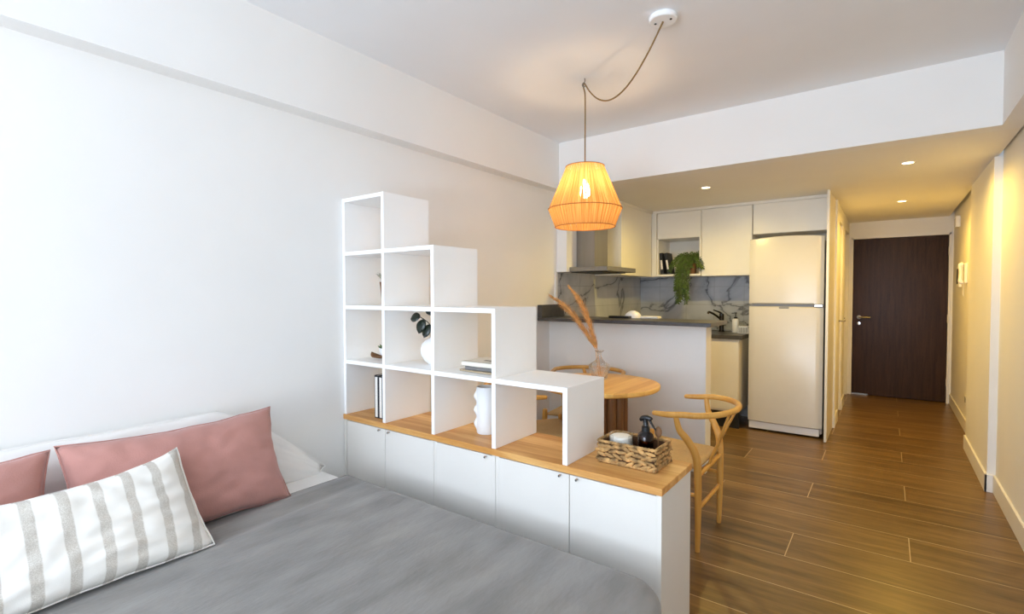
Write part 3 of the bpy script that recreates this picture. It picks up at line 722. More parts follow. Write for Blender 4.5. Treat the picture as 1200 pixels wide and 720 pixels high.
# ------------------------------------------------------------------ dining table, chairs
TC = Vector((-1.487, 2.935, 0)); TZ, TR = 0.722, 0.383
t = thing('dining_table', 'small round oak table on a fluted wooden column', 'table', TC)
bm = bmesh.new(); lathe(bm, [(0, TZ-0.030), (TR-0.012, TZ-0.030), (TR-0.003, TZ-0.024), (TR, TZ-0.014), (TR-0.002, TZ-0.003), (TR-0.006, TZ), (0, TZ)], TC, 72); obj('tabletop', bm, M_tab, t, True, 30)
bm = bmesh.new(); lathe(bm, [(0, 0.001), (0.185, 0.001), (0.185, TZ-0.031), (0, TZ-0.031)], TC, 144, lambda a, z: 1-0.17*(1-abs(math.sin(8*a))**0.6)); obj('column', bm, M_ped, t, True, 40)

def make_chair(name, label, group):
    """wishbone chair; the sitter looks along local +x, rear feet on x = 0"""
    R_ = thing(name, label, 'chair', (0, 0, 0), 0, group, local=True)
    # bent top rail: one steam-bent bow
    pts = []
    for k in range(13):
        a = PI*(0.5+k/12)            # from +y round the back to -y
        pts.append((0.055+0.19*math.cos(a), 0.268*math.sin(a), 0.700-0.004*math.sin(a)**2))
    pts = [(0.205, 0.255, 0.683), (0.13, 0.268, 0.687)]+pts+[(0.13, -0.268, 0.687), (0.205, -0.255, 0.683)]
    rad = [0.0125, 0.0155]+[0.0155]*13+[0.0155, 0.0125]
    bm = bmesh.new(); tube(bm, pts, rad, 12, 4)
    for p in (pts[0], pts[-1]): ball(bm, p, 0.0128, sub=2)
    obj('back_rail', bm, M_chair, R_, True)
    for s in (1, -1):
        bm = bmesh.new(); tube(bm, [(0, 0.200*s, 0), (-0.003, 0.205*s, 0.22), (0.0, 0.208*s, 0.42), (0.012, 0.214*s, 0.50), (0.045, 0.232*s, 0.565), (0.078, 0.252*s, 0.615), (0.092, 0.265*s, 0.682)], [0.012, 0.0165, 0.0195, 0.0195, 0.0185, 0.016, 0.0125], 12, 6)
        obj('leg', bm, M_chair, R_, True, 50)
        bm = bmesh.new(); tube(bm, [(0.425, 0.238*s, 0), (0.42, 0.236*s, 0.2), (0.41, 0.232*s, 0.40), (0.408, 0.231*s, 0.452)], [0.0125, 0.016, 0.0195, 0.018], 12, 5); ball(bm, (0.408, 0.231*s, 0.453), 0.0178, 1, 1, 0.6, 2)
        obj('leg', bm, M_chair, R_, True, 50)
    # stretchers
    for pts, r in (([(0, -0.205, 0.215), (0, 0.205, 0.215)], 0.0105), ([(0.418, -0.235, 0.255), (0.418, 0.235, 0.255)], 0.0105), ([(0, 0.205, 0.285), (0.417, 0.235, 0.285)], 0.0105), ([(0, -0.205, 0.285), (0.417, -0.235, 0.285)], 0.0105), ([(0, -0.206, 0.385), (0, 0.206, 0.385)], 0.013)):
        bm = bmesh.new(); tube(bm, pts, r, 10, smooth=False)
        obj('stretcher', bm, M_chair, R_, True, 50)
    # Y-shaped splat
    bm = bmesh.new()
    tube(bm, [(0.0, 0, 0.385), (-0.012, 0, 0.43), (-0.045, 0, 0.505)], [0.020, 0.020, 0.022], 10, 5, flat=((1, 0, 0.3), 0.45))
    for s in (1, -1):
        tube(bm, [(-0.036, 0.006*s, 0.485), (-0.062, 0.022*s, 0.555), (-0.098, 0.062*s, 0.64), (-0.121, 0.084*s, 0.695)], [0.015, 0.015, 0.014, 0.0125], 10, 5, flat=((1, 0, 0.3), 0.5))
    obj('splat', bm, M_chair, R_, True)
    # woven paper-cord seat: dished pad over four rails, cords meet along the diagonals
    bm = bmesh.new(); n = 24; top = []; bot = []
    for i in range(n+1):
        ra, rb = [], []
        for j in range(n+1):
            u, v = i/n, -1+2*j/n
            hw = 0.190+(0.222-0.190)*u
            x = 0.004+0.400*u; y = v*hw
            du, dv = min(u, 1-u)*2, 1-abs(v)
            edge = min(du, dv)
            rnd = 0.018*(1-min(1, edge/0.16))**2
            dish = 0.014*(1-(2*u-1)**2)*(1-v*v)
            diag = 0.002*math.cos(edge*2*PI*14)
            groove = -0.003 if abs(du-dv) < 0.05 else 0
            z = 0.438-rnd-dish+diag+groove+0.006*u
            ra.append(bm.verts.new((x, y, z))); rb.append(bm.verts.new((x, y, 0.404+0.004*u+0.008*(1-min(1, edge/0.16)))))
        top.append(ra); bot.append(rb)
    for g in (top, bot):
        for A, B in zip(g, g[1:]):
            for j in range(n): bm.faces.new((A[j], A[j+1], B[j+1], B[j]))
    for i in range(n):
        for j in (0, n): bm.faces.new((top[i][j], top[i+1][j], bot[i+1][j], bot[i][j]))
        for k in (0, n): bm.faces.new((top[k][i], top[k][i+1], bot[k][i+1], bot[k][i]))
    obj('seat', bm, M_cord, R_, True)
    return R_
G = 'oak wishbone chairs around the round table'
ch = make_chair('dining_chair', 'oak wishbone chair with its back to the hall, right of the table', G)
ch.location = (-0.745, 2.752, 0); ch.rotation_euler = (0, 0, PI)
c2 = copy_tree(ch); c2.location = (-1.935, 2.53, 0); c2.rotation_euler = (0, 0, math.radians(44))
c2['label'] = 'oak wishbone chair mostly hidden behind the white shelf, left of table'
c3 = copy_tree(ch); c3.location = (-1.85, 3.500, 0); c3.rotation_euler = (0, 0, math.radians(-76))
c3['label'] = 'oak wishbone chair behind the round table, its back to the bar wall'

# glass vase with two pampas stems
vc = Vector((-1.545, 3.055, TZ+0.0005))
bm = bmesh.new(); lathe(bm, [(0, 0), (0.045, 0), (0.052, 0.006), (0.058, 0.04), (0.072, 0.075), (0.070, 0.095), (0.03, 0.122), (0.015, 0.145), (0.014, 0.175), (0.033, 0.188), (0.031, 0.190), (0.012, 0.176), (0.0125, 0.145), (0.028, 0.120), (0.067, 0.094), (0.069, 0.076), (0.055, 0.042), (0.048, 0.010), (0, 0.006)], vc, 40)
o = obj('vase', bm, M_glass, None, True); o.data.transform(Matrix.Translation(-vc)); o.location = vc
tag(o, 'clear glass vase with narrow neck on the round table', 'vase')
def pampas(label, base, mid, tip, seed):
    rnd = random.Random(seed)
    t = thing('pampas_stem', label, 'dried grass', base, 0, 'pampas stems in the glass vase')
    base, mid, tip = Vector(base), Vector(mid), Vector(tip)
    path = smooth_path([base, base.lerp(mid, 0.5)+Vector((0.004, 0, 0.0)), mid, mid.lerp(tip, 0.55)+Vector((0.01, 0, 0.035)), tip], 10)
    k = len(path); i0 = int(k*0.42)
    bm = bmesh.new(); tube(bm, path[:int(k*0.95)], 0.002, 6, smooth=False); obj('stem', bm, M_plume, t, True)
    bm = bmesh.new()
    for i in range(i0, k-1):
        f = (i-i0)/(k-1-i0); p = path[i]; d = (path[i+1]-p).normalized()
        ln = 0.05+0.05*math.sin(PI*min(1, f*1.1+0.1)); spread = 0.42*math.sin(PI*(0.15+0.8*f))+0.06
        for q in range(34):
            a = rnd.uniform(0, 2*PI); s = d.cross(Vector((math.cos(a), math.sin(a), 0.3))).normalized()
            dd = (d+s*spread*rnd.uniform(.4, 1.2)).normalized()
            b = p+d*rnd.uniform(0, .012); e = b+dd*ln*rnd.uniform(.6, 1.2)-Vector((0, 0, .006)); w_ = s.cross(d)*0.0011
            vs = [bm.verts.new(b-w_), bm.verts.new(b+w_), bm.verts.new((b+e)/2+w_*1.4), bm.verts.new(e), bm.verts.new((b+e)/2-w_*1.4)]
            bm.faces.new(vs)
    obj('plume', bm, M_plume, t)
pampas('dried pampas stem arching far left from the glass vase', (-1.545, 3.05, TZ+0.03), (-1.59, 3.05, TZ+0.23), (-1.90, 3.02, 1.275), 3)
pampas('dried pampas stem standing steeper and taller in the glass vase', (-1.540, 3.06, TZ+0.03), (-1.575, 3.06, TZ+0.23), (-1.765, 3.06, 1.325), 4)

# ------------------------------------------------------------------ pendant lamp
LX, LY = -1.449, 2.671
pend = thing('pendant_lamp', 'raffia pendant lamp on a swagged cord above the round table', 'lamp', (LX, LY, 1.69))
prof = [(0.112, 2.048), (0.116, 2.036), (0.215, 1.800), (0.213, 1.790), (0.176, 1.692)]
bm = bmesh.new()
full = []
for (r0, z0), (r1, z1) in zip(prof, prof[1:]):
    for i in range(6): full.append((r0+(r1-r0)*i/6, z0+(z1-z0)*i/6))
full.append(prof[-1])
lathe(bm, full, (LX, LY, 0), 128, lambda a, z: 1+0.004*math.cos(64*a))
shade = obj('lamp_shade', bm, M_raffia, pend, True)
def ring(r, z, rr, n=64):
    bm = bmesh.new(); tube(bm, [(LX+r*math.cos(2*PI*i/n), LY+r*math.sin(2*PI*i/n), z) for i in range(n)], rr, 6, smooth=False, closed=True); return bm
M_ring = plain('shade_ring', (150, 96, 44), 0.7)
for r, z in ((0.113, 2.048), (0.217, 1.798), (0.177, 1.692)): obj('shade_ring', ring(r, z, 0.0026), M_ring, shade, True)
bm = bmesh.new()
for k in range(3):
    a = k*2*PI/3+0.5; tube(bm, [(LX, LY, 2.046), (LX+0.112*math.cos(a), LY+0.112*math.sin(a), 2.046)], 0.0022, 6, smooth=False)
obj('spider', bm, M_steel, pend, True)
bm = bmesh.new(); lathe(bm, [(0, 2.062), (0.012, 2.062), (0.019, 2.05), (0.019, 1.975), (0.015, 1.97), (0, 1.97)], (LX, LY, 0), 20); obj('lamp_holder', bm, plain('holder', (190, 180, 160), 0.5), pend, True, 40)
bm = bmesh.new(); lathe(bm, [(0, 1.862), (0.018, 1.867), (0.029, 1.885), (0.030, 1.90), (0.024, 1.93), (0.014, 1.958), (0.012, 1.972), (0, 1.972)], (LX, LY, 0), 16)
bulb = obj('bulb', bm, emit('bulb_glow', (255, 218, 166), 170.0), pend, True)
RX, RY = -0.842, 2.291
hook = Vector((-1.452, 2.671, 2.535)); rose = Vector((RX, RY, ZC-0.024))
sag = []
for i in range(15):
    s = i/14; p = rose.lerp(hook, s)
    u = s-0.5
    p.z -= 0.185*(1-(2*u)**2)*(1+0.35*(s-0.3))
    sag.append(p)
path = sag+[hook+Vector((-0.012, 0.008, 0.004)), hook+Vector((-0.010, 0.006, -0.02)), Vector((LX, LY, 2.45)), Vector((LX, LY, 2.2)), Vector((LX, LY, 2.06))]
bm = bmesh.new(); tube(bm, path, 0.0042, 8, 5); obj('cord', bm, M_brass, pend, True)
bm = bmesh.new(); tube(bm, [(hook.x, hook.y, ZC), (hook.x, hook.y, ZC-0.018), (hook.x-0.014, hook.y, ZC-0.028), (hook.x-0.014, hook.y, ZC-0.042), (hook.x, hook.y, ZC-0.047), (hook.x+0.008, hook.y, ZC-0.038)], 0.0032, 8, 5); obj('hook', bm, M_steel, pend, True)
bm = bmesh.new(); lathe(bm, [(0, 0), (0.058, 0), (0.062, 0.004), (0.062, 0.020), (0.058, 0.024), (0, 0.024)], (RX, RY, ZC-0.024), 40); cup = obj('ceiling_rose', bm, M_edge, pend, True, 40)
for s in (-1, 1):
    bm = bmesh.new(); lathe(bm, [(0, -0.002), (0.0055, -0.002), (0.0055, 0.002), (0, 0.002)], (RX+s*0.036, RY, ZC-0.024), 12); obj('screw', bm, M_dark, cup, True, 40)

# recessed downlights
LB = ['recessed spotlight in the soffit above the kitchen cabinets', 'recessed spotlight in the soffit at the mouth of the hall', 'recessed spotlight in the soffit nearest the dark entrance door']
M_spot = emit('spot_glow', (255, 226, 170), 9.0)
spots = [(-1.227, 4.352), (0.098, 4.354), (0.099, 6.147)]
for (x, y), lb in zip(spots, LB):
    t = thing('downlight', lb, 'spotlight', (x, y, ZS-0.004), 0, 'recessed spotlights in the soffit')
    bm = bmesh.new(); lathe(bm, [(0.033, -0.004), (0.040, -0.004), (0.042, 0.0), (0.033, 0.0), (0.033, -0.004)], (x, y, ZS-0.0005), 32); obj('bezel', bm, M_edge, t, True, 40)
    bm = bmesh.new(); lathe(bm, [(0, 0), (0.033, 0), (0.033, 0.002), (0, 0.002)], (x, y, ZS-0.0032), 28); obj('diffuser', bm, M_spot, t, True, 40)

# ------------------------------------------------------------------ kitchen
bar = thing('bar_counter', 'dark stone breakfast-bar slab on the white half wall', 'counter', (-1.6, 3.7, 1.066))
obj('slab', boxes(((XL+0.001, 3.50, 1.067), (-0.945, 3.93, 1.094)), bev=0.002), M_stone, bar)
obj('upstand', boxes(((XL+0.001, 3.502, 1.0945), (XL+0.045, 3.86, 1.200)), bev=0.002), M_stone, bar)
# under the worktops
def cab(name, label, lo, hi, doors, group, mat=M_kitchen, face='y', knob=None, gap=0.003, toe=0.0):
    """closed cabinet carcass with slab doors on its -y (or +x) face"""
    t = thing(name, label, 'cabinet', ((lo[0]+hi[0])/2, (lo[1]+hi[1])/2, lo[2]), 0, group)
    dt = 0.019
    if face == 'y': obj('body', boxes(((lo[0], lo[1]+dt+.001, lo[2]+toe), hi), bev=0.001), mat, t)
    else: obj('body', boxes((lo, (hi[0]-dt-.001, hi[1], hi[2])), bev=0.001), mat, t)
    for (a0, a1, z0, z1) in doors:
        if face == 'y': b = ((a0+gap/2, lo[1], z0+gap/2), (a1-gap/2, lo[1]+dt, z1-gap/2))
        else: b = ((hi[0]-dt, a0+gap/2, z0+gap/2), (hi[0], a1-gap/2, z1-gap/2))
        obj('door', boxes(b, bev=0.0015), mat, t)
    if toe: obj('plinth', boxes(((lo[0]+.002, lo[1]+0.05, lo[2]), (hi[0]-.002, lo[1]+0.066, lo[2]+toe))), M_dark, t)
    return t
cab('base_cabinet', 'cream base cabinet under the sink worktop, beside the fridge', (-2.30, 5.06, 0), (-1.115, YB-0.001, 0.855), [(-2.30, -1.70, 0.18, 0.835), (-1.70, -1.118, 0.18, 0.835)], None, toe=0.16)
cab('base_cabinet', 'cream base cabinet behind the breakfast bar, below the hood', (XL+.001, 3.95, 0), (-1.745, 5.05, 0.855), [(3.95, 4.5, 0.13, 0.845), (4.5, 5.05, 0.13, 0.845)], None, face='x')
ct = thing('kitchen_worktop', 'dark stone kitchen worktop with sink below the marble tiles', 'counter', (-1.7, 5.4, 0.856))
obj('slab', boxes(((XL+.013, 5.045, 0.857), (-1.085, YB-0.013, 0.895)), ((XL+.013, 3.95, 0.857), (-1.73, 5.0449, 0.895)), bev=0.001), M_stone, ct)
# upper cabinets on the back wall
UY, UZ0 = 5.305, 1.460
GU = 'cream wall cabinets'
cab('wall_cabinet', 'short cream wall cabinet above the open niche', (-2.003, UY, 1.872), (-1.537, YB-0.001, 2.150), [(-2.000, -1.539, 1.873, 2.149)], GU)
nt = thing('open_shelf', 'open cream niche holding books and a hanging plant', 'shelf', (-1.77, 5.5, UZ0))
obj('side_panel', boxes(((-2.003, UY+.001, 1.496), (-1.985, YB-0.013, 1.871)), bev=0.001), M_kitchen, nt); obj('side_panel', boxes(((-1.555, UY+.001, 1.496), (-1.537, YB-0.013, 1.871)), bev=0.001), M_kitchen, nt)
obj('shelf_board', boxes(((-2.003, UY-0.012, 1.474), (-1.537, YB-0.013, 1.4955)), bev=0.001), M_kitchen, nt); obj('back_panel', boxes(((-1.985, YB-0.020, 1.496), (-1.555, YB-0.0135, 1.871))), M_kitchen, nt)
cab('wall_cabinet', 'tall cream wall cabinet between the niche and the fridge', (-1.535, UY, UZ0+0.008), (-1.056, YB-0.014, 2.150), [(-1.533, -1.058, UZ0+0.009, 2.149)], GU)
cab('wall_cabinet', 'wide cream cabinet above the fridge', (-1.053, UY, 1.860), (-0.438, YB-0.001, 2.165), [(-1.050, -0.440, 1.861, 2.150)], GU)
cab('wall_cabinet', 'cream cabinet on the left wall just beyond the hood', (XL+.013, 4.505, 1.470), (-2.053, 5.285, 2.150), [(4.507, 5.283, 1.471, 2.149)], GU, face='x')
struct('trim_6', boxes(((-2.05, UY+0.004, 2.151), (-0.44, UY+0.03, ZS)), ((XL, 4.508, 2.151), (-2.057, UY+0.03, ZS))), M_kitchen)
struct('trim_7', boxes(((-2.056, UY-0.012, 1.474), (-2.004, UY+0.03, 2.151))), M_kitchen)
tag(obj('side_panel_board', boxes(((-0.424, 5.075, 0.004), (-0.404, 5.695, ZS-0.002)), bev=0.001), M_kitchen), 'tall cream panel standing between the fridge and the hall', 'panel').name = 'tall_panel'
# hood
hd = thing('range_hood', 'steel range hood with flat canopy on the left kitchen wall', 'hood', (-2.1, 4.1, 1.48))
obj('canopy', boxes(((XL+.013, 3.86, 1.486), (-1.885, 4.46, 1.526)), bev=0.003), M_steel, hd)
obj('filter', boxes(((XL+.08, 3.92, 1.478), (-1.96, 4.40, 1.4855)), bev=0.002), plain('filter_mesh', (70, 68, 64), 0.5, 0.7, var=0.3, scale=200), hd)
obj('chimney', boxes(((-2.244, 3.98, 1.5265), (-2.062, 4.235, ZS-0.001)), bev=0.002), M_steel, hd)
# fridge
FX0, FX1, FY = -1.046, -0.437, 5.14
fd = thing('refrigerator', 'white two-door fridge with freezer on top, in the cabinet row', 'fridge', ((FX0+FX1)/2, 5.4, 0))
obj('body', boxes(((FX0+.004, FY+0.065, 0.03), (FX1-.012, YB-0.03, 1.775)), bev=0.01), M_fridge, fd)
def bowed(z0, z1, top=False):
    """slightly bowed door skin, the top one arched"""
    bm = bmesh.new(); n = 20; F = []; Bk = []
    x0, x1 = FX0, FX1-0.008
    for i in range(n+1):
        u = -1+2*i/n; x = (x0+x1)/2+u*(x1-x0)/2
        y = FY-0.014*(1-u*u)+0.012*max(0, (abs(u)-0.93)/0.07)**2
        zt = z1+(0.018*(1-u*u) if top else 0)
        F.append([bm.verts.new((x, y+d, z)) for z, d in ((z0, .006), (z0+.006, 0), (zt-.02, 0), (zt-.006, .004), (zt, .014))]); Bk.append([bm.verts.new((x, FY+0.06, z)) for z in (z0, zt)])
    for A, B in zip(F, F[1:]):
        for k in range(4): bm.faces.new((A[k], A[k+1], B[k+1], B[k]))
    for (A, B), (C, D) in zip(zip(F, F[1:]), zip(Bk, Bk[1:])):
        bm.faces.new((A[4], C[1], D[1], B[4])); bm.faces.new((A[0], B[0], D[0], C[0])); bm.faces.new((C[0], D[0], D[1], C[1]))
    for A, C in ((F[0], Bk[0]), (F[-1], Bk[-1])): bm.faces.new(A+[C[1], C[0]])
    return bm
dr = obj('freezer_door', bowed(1.192, 1.795, True), M_fridge, fd, True, 35)
bm = bmesh.new(); box(bm, (FX0+.03, FY-0.017, 1.1925), (FX1-.08, FY+.01, 1.205), 0.003); obj('handle', bm, M_grey, dr)
dl = obj('fridge_door', bowed(0.092, 1.172), M_fridge, fd, True, 35)
bm = bmesh.new(); box(bm, (-0.79, FY-0.018, 1.153), (-0.71, FY+.01, 1.1715), 0.004); obj('handle', bm, M_grey, dl)
obj('hinge', boxes(((FX1-.075, FY-0.012, 1.174), (FX1-.015, FY+0.02, 1.190)), bev=0.002), M_chrome, fd)
obj('gasket', boxes(((FX0+.012, FY+.01, 1.1725), (FX1-.022, FY+0.06, 1.1915))), M_grey, fd)
obj('kick_plate', boxes(((FX0+.006, FY+0.018, 0.02), (FX1-.03, FY+0.06, 0.085)), bev=0.003), M_edge, fd)
for x in (FX0+0.06, FX1-0.07):
    bm = bmesh.new(); lathe(bm, [(0, 0), (0.018, 0), (0.018, 0.032), (0, 0.032)], (x, FY+0.11, 0.0005), 14); obj('foot', bm, M_black, fd, True, 40)
# faucet
t = thing('faucet', 'dark chrome kitchen tap behind the bar end', 'faucet', (-1.372, 5.47, 0.8955))
fc = Vector((-1.372, 5.47, 0.8955))
bm = bmesh.new(); lathe(bm, [(0, 0), (0.028, 0), (0.028, 0.012), (0.023, 0.014), (0.023, 0.16), (0.024, 0.165), (0.022, 0.185), (0, 0.187)], fc, 20); obj('column', bm, M_tap, t, True, 40)
bm = bmesh.new(); tube(bm, [fc+Vector((-0.005, -0.01, 0.13)), fc+Vector((-0.05, -0.06, 0.175)), fc+Vector((-0.09, -0.12, 0.205)), fc+Vector((-0.10, -0.135, 0.19))], 0.011, 10, 5); obj('spout', bm, M_tap, t, True)
bm = bmesh.new(); tube(bm, [fc+Vector((0, 0, 0.185)), fc+Vector((-0.02, -0.02, 0.203)), fc+Vector((-0.07, -0.05, 0.225))], [0.012, 0.009, 0.006], 8, 4); obj('lever', bm, M_black, t, True)
sc_ = Vector((-1.225, 5.42, 0.8955))
t = thing('soap_dispenser', 'white soap bottle with black pump beside the tap', 'bottle', sc_)
bm = bmesh.new(); lathe(bm, [(0, 0), (0.03, 0), (0.032, 0.005), (0.032, 0.125), (0.026, 0.138), (0.014, 0.142), (0, 0.142)], sc_, 22); obj('bottle_body', bm, M_ceramic, t, True, 40)
bm = bmesh.new(); lathe(bm, [(0, 0.1425), (0.017, 0.1425), (0.017, 0.158), (0.005, 0.16), (0.005, 0.192), (0.012, 0.193), (0.012, 0.203), (0, 0.204)], sc_, 16); tube(bm, [sc_+Vector((0, 0, 0.198)), sc_+Vector((-0.03, -0.03, 0.196))], 0.004, 8, smooth=False); obj('pump', bm, M_black, t, True, 40)
kx0, kx1, ky0, ky1 = -1.185, -1.088, 5.33, 5.42
t = thing('sponge_caddy', 'white slotted caddy on the worktop against the fridge', 'caddy', ((kx0+kx1)/2, (ky0+ky1)/2, 0.8955))
bm = bmesh.new(); box(bm, (kx0, ky0, 0.896), (kx1, ky1, 0.902)); box(bm, (kx0, ky0, 0.955), (kx1, ky0+.004, 0.968)); box(bm, (kx0, ky1-.004, 0.955), (kx1, ky1, 0.968)); box(bm, (kx0, ky0, 0.955), (kx0+.004, ky1, 0.968)); box(bm, (kx1-.004, ky0, 0.955), (kx1, ky1, 0.968))
for i in range(9):
    x = kx0+(kx1-kx0-.005)*i/8; box(bm, (x, ky0, 0.90), (x+.005, ky0+.004, 0.956)); box(bm, (x, ky1-.004, 0.90), (x+.005, ky1, 0.956))
for i in range(1, 8):
    y = ky0+(ky1-ky0-.005)*i/8; box(bm, (kx0, y, 0.90), (kx0+.004, y+.005, 0.956)); box(bm, (kx1-.004, y, 0.90), (kx1, y+.005, 0.956))
obj('basket', bm, M_ceramic, t)
obj('sponge', boxes(((kx0+.01, ky0+.015, 0.9025), (kx1-.01, ky1-.02, 0.972)), bev=0.006), M_grey, t)
# things lying on the bar slab
tag(obj('tray', boxes(((-1.83, 3.775, 1.0945), (-1.655, 3.845, 1.112)), bev=0.004), M_black), 'black flat tray on the breakfast bar beside a white bowl', 'tray')
bm = bmesh.new(); lathe(bm, [(0.068, 0.0), (0.071, 0.001), (0.060, 0.030), (0.036, 0.050), (0.022, 0.054), (0.022, 0.058), (0, 0.058), (0, 0.053), (0.034, 0.046), (0.057, 0.027), (0.068, 0.0)], (-1.70, 3.855+0.0, 1.1125), 30)
bm.transform(Matrix.Translation((0.03, 0.045, -0.0178)))
tag(obj('bowl', bm, M_ceramic, None, True, 40), 'white bowl turned upside down behind the black tray', 'bowl')
tag(obj('cutting_board', boxes(((-1.585, 3.84, 1.0945), (-1.44, 3.92, 1.112)), bev=0.004), M_wax), 'flat cream board lying on the bar right of the bowl', 'board')
# niche books
for i, (lb, lean_) in enumerate((('left of two dark books leaning in the kitchen niche', 0.10), ('right of two dark books leaning in the kitchen niche', 0.16))):
    t = book('book', lb, (-1.978+i*0.052, 5.335, 1.4975), (-1.946+i*0.052, 5.49, 1.725), M_cover_dark, 'x', 'dark books in the kitchen niche')
    t.rotation_euler = (0, -lean_, 0); t.location.x += 0.012+0.016*i; t.location.z += 0.0045
    obj('spine_label', boxes(((-0.010, -0.0795, 0.05), (0.010, -0.0778, 0.15))), M_paper, t)['label'] = 'pale spine lettering panel'
# trailing fern
pc = Vector((-1.665, 5.385, 1.4965))
t = thing('trailing_fern', 'leafy green fern hanging over the edge of the kitchen niche', 'plant', pc)
bm = bmesh.new(); lathe(bm, [(0, 0), (0.05, 0), (0.066, 0.11), (0.061, 0.11), (0.05, 0.09), (0, 0.09)], pc, 24); obj('pot', bm, M_terra, t, True, 40)
bm = bmesh.new(); rnd = random.Random(11)
def frond(pts, ln, wd):
    path = smooth_path(pts, 14)
    tube(bm, path, 0.0016, 5, smooth=False)
    for i in range(2, len(path)-1):
        d = (path[i+1]-path[i-1]).normalized()
        for s in (-1, 1):
            a = rnd.uniform(-0.9, 0.9)
            sd = (d.cross(Vector((math.sin(a)*0.6, -1, 0.35+a))).normalized())*s
            leafblade(bm, path[i], sd+d*0.5+Vector((0, -0.25, -0.1)), (0, -1, 0.6), ln*rnd.uniform(.5, 1.3), wd*0.6, 0.25)
for k in range(20):
    a = rnd.uniform(-PI*0.95, -0.05)
    out = Vector((math.cos(a), math.sin(a)*0.75, 0)); o0 = pc+Vector((0.02*math.cos(a), 0.02*math.sin(a), 0.095))
    if k < 11:
        L_ = rnd.uniform(.10, .16); frond([o0, o0+out*0.05+Vector((0, 0, 0.07+0.05*rnd.random())), o0+out*(0.07+L_*0.5)+Vector((0, 0, 0.06)), o0+out*(0.10+L_*0.75)+Vector((0, 0, -0.02-0.05*rnd.random()))], 0.034, 0.011)
    else:
        dn = rnd.uniform(.12, .40); xo = rnd.uniform(-0.085, 0.05); y_ = pc.y-0.115-0.03*rnd.random()
        frond([o0, pc+Vector((xo*0.7, -0.065, 0.145)), Vector((pc.x+xo-0.02, y_, pc.z+0.045)), Vector((pc.x+xo-0.03, y_-0.005, pc.z-dn*0.5)), Vector((pc.x+xo-0.02+rnd.uniform(-.02, .03), y_, pc.z-dn+0.09))], 0.034, 0.012)
for x1, dn in ((-0.055, .295), (-0.035, .27), (0.015, .315), (0.03, .26), (-0.075, .20), (-0.01, .22)):
    y_ = pc.y-0.125
    frond([pc+Vector((0, 0, 0.095)), pc+Vector((x1*0.7, -0.07, 0.14)), Vector((pc.x+x1-.02, y_, pc.z+0.04)), Vector((pc.x+x1-.03, y_-.005, pc.z-dn*.5)), Vector((pc.x+x1-.02, y_, pc.z-dn))], 0.032, 0.012)
obj('fronds', bm, M_green, t)

# ------------------------------------------------------------------ small fittings on the hall's right wall
XW = 0.605
t = thing('intercom_screen', 'white video intercom panel with dark screen beside the entrance', 'intercom', (XW, 7.12, 1.37))
obj('housing', boxes(((XW-0.024, 6.84, 1.35), (XW-0.0003, 7.04, 1.57)), bev=0.005), M_edge, t)
obj('screen', boxes(((XW-0.0262, 6.905, 1.385), (XW-0.0242, 7.030, 1.54)), bev=0.0008), M_black, t)['label'] = 'dark glass screen'
t = thing('intercom_handset', 'white wall telephone with curly cord nearest the video intercom', 'telephone', (XW, 6.42, 1.35))
obj('base', boxes(((XW-0.022, 6.39, 1.385), (XW-0.0003, 6.50, 1.575)), bev=0.005), M_edge, t)
bm = bmesh.new(); tube(bm, [(XW-0.030, 6.435, 1.57), (XW-0.048, 6.435, 1.555), (XW-0.044, 6.435, 1.48), (XW-0.048, 6.435, 1.405), (XW-0.030, 6.435, 1.39)], [0.018, 0.019, 0.012, 0.019, 0.018], 10, 5, flat=((0, 1, 0), 1.3)); obj('handset', bm, M_edge, t, True)
bm = bmesh.new(); cp = []
cc = smooth_path([(XW-0.02, 6.45, 1.39), (XW-0.02, 6.47, 1.30), (XW-0.02, 6.49, 1.265), (XW-0.02, 6.51, 1.30), (XW-0.012, 6.50, 1.39)], 40)
for i, p in enumerate(cc): cp.append(p+Vector((0.005*math.cos(i*1.1), 0.005*math.sin(i*1.1), 0)))
tube(bm, cp, 0.0018, 5, smooth=False); obj('cord', bm, M_edge, t, True)
t = thing('door_chime', 'small white box high on the right hall wall', 'chime', (XW, 7.1, 1.99))
obj('housing', boxes(((XW-0.04, 7.06, 1.985), (XW-0.0003, 7.20, 2.105)), bev=0.006), M_edge, t)
obj('grille', boxes(*[((XW-0.0412, 7.08, 2.0+i*0.012), (XW-0.0398, 7.18, 2.005+i*0.012)) for i in range(7)]), M_grey, t)
t = thing('power_outlet', 'white wall socket low on the right hall wall', 'socket', (XW, 6.27, 0.26))
obj('plate', boxes(((XW-0.010, 6.20, 0.255), (XW-0.0003, 6.32, 0.335)), bev=0.003), M_edge, t)
obj('socket_insert', boxes(((XW-0.0118, 6.225, 0.270), (XW-0.0098, 6.295, 0.320)), bev=0.001), M_grey, t)

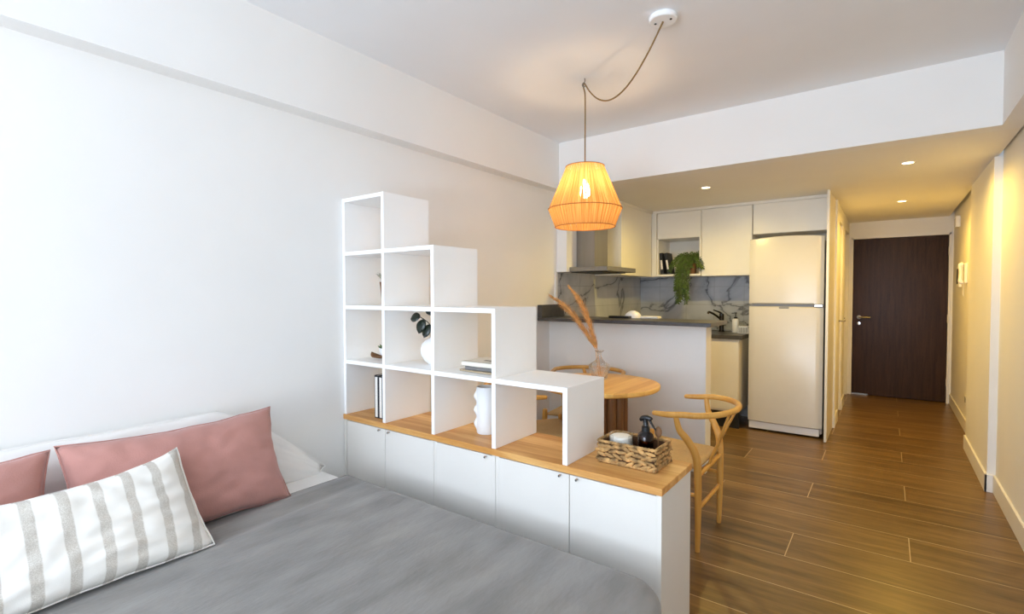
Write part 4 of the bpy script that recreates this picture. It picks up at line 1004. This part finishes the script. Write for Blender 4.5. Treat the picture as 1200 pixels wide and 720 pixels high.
# ------------------------------------------------------------------ light
def area(name, loc, rot, sx, sy, power, col, spread=180):
    l = bpy.data.lights.new(name, 'AREA'); l.shape = 'RECTANGLE'; l.size = sx; l.size_y = sy; l.energy = power; l.color = col; l.spread = math.radians(spread)
    o = bpy.data.objects.new(name, l); COL.objects.link(o); o.location = loc; o.rotation_euler = rot; return o
area('window_daylight', ((WX0+WX1)/2, Y0-0.10, (WZ0+WZ1)/2), (PI/2, 0, 0), WX1-WX0, WZ1-WZ0, 112, (0.71, 0.825, 0.98))
area('ceiling_fill', ((WX0+WX1)/2, Y0-0.10, 0.9), (PI/2+0.75, 0, 0), WX1-WX0-0.2, 1.0, 54, (0.71, 0.825, 0.98), 150)  # added fill light, tilted up from the window opening to brighten the ceiling
for i, (x, y) in enumerate(spots):
    l = bpy.data.lights.new('spot_lamp', 'SPOT'); l.energy = (46, 46, 46)[i]; l.color = ((1.0, 0.74, 0.19), (1.0, 0.64, 0.12), (1.0, 0.60, 0.10))[i]; l.spot_size = math.radians(172); l.spot_blend = 0.6; l.shadow_soft_size = 0.03
    o = bpy.data.objects.new('spot_lamp', l); COL.objects.link(o); o.location = (x, y, ZS-0.012)
wd = bpy.data.worlds.new('world'); S.world = wd; wd.use_nodes = True
wd.node_tree.nodes['Background'].inputs[0].default_value = (0.71, 0.825, 0.98, 1); wd.node_tree.nodes['Background'].inputs[1].default_value = 0.69

# ------------------------------------------------------------------ camera
F_PX, YAW, PIT, ROL = 590.07, 0.640565, -0.0278313, -0.0020295
cd = bpy.data.cameras.new('camera'); cam = bpy.data.objects.new('camera', cd); COL.objects.link(cam)
f = Vector((-math.sin(YAW)*math.cos(PIT), math.cos(YAW)*math.cos(PIT), math.sin(PIT))); r = Vector((math.cos(YAW), math.sin(YAW), 0)); u = r.cross(f)
c_, s_ = math.cos(ROL), math.sin(ROL)
r2 = c_*r+s_*u; u2 = -s_*r+c_*u
cam.matrix_world = Matrix(((r2.x, u2.x, -f.x, 0), (r2.y, u2.y, -f.y, 0), (r2.z, u2.z, -f.z, 1.30), (0, 0, 0, 1)))
cd.sensor_fit = 'HORIZONTAL'; cd.sensor_width = 36.0; cd.lens = F_PX/1200*36.0; cd.clip_start = 0.05
S.camera = cam
S.view_settings.view_transform = 'Standard'; S.view_settings.look = 'None'; S.view_settings.gamma = 1.0; S.view_settings.use_curve_mapping = False
S.view_settings.exposure = 0.0
S.cycles.max_bounces = 12; S.cycles.diffuse_bounces = 8; S.cycles.transmission_bounces = 8; S.cycles.sample_clamp_indirect = 6.0
for o in S.objects:
    if '_local' in o: del o['_local']
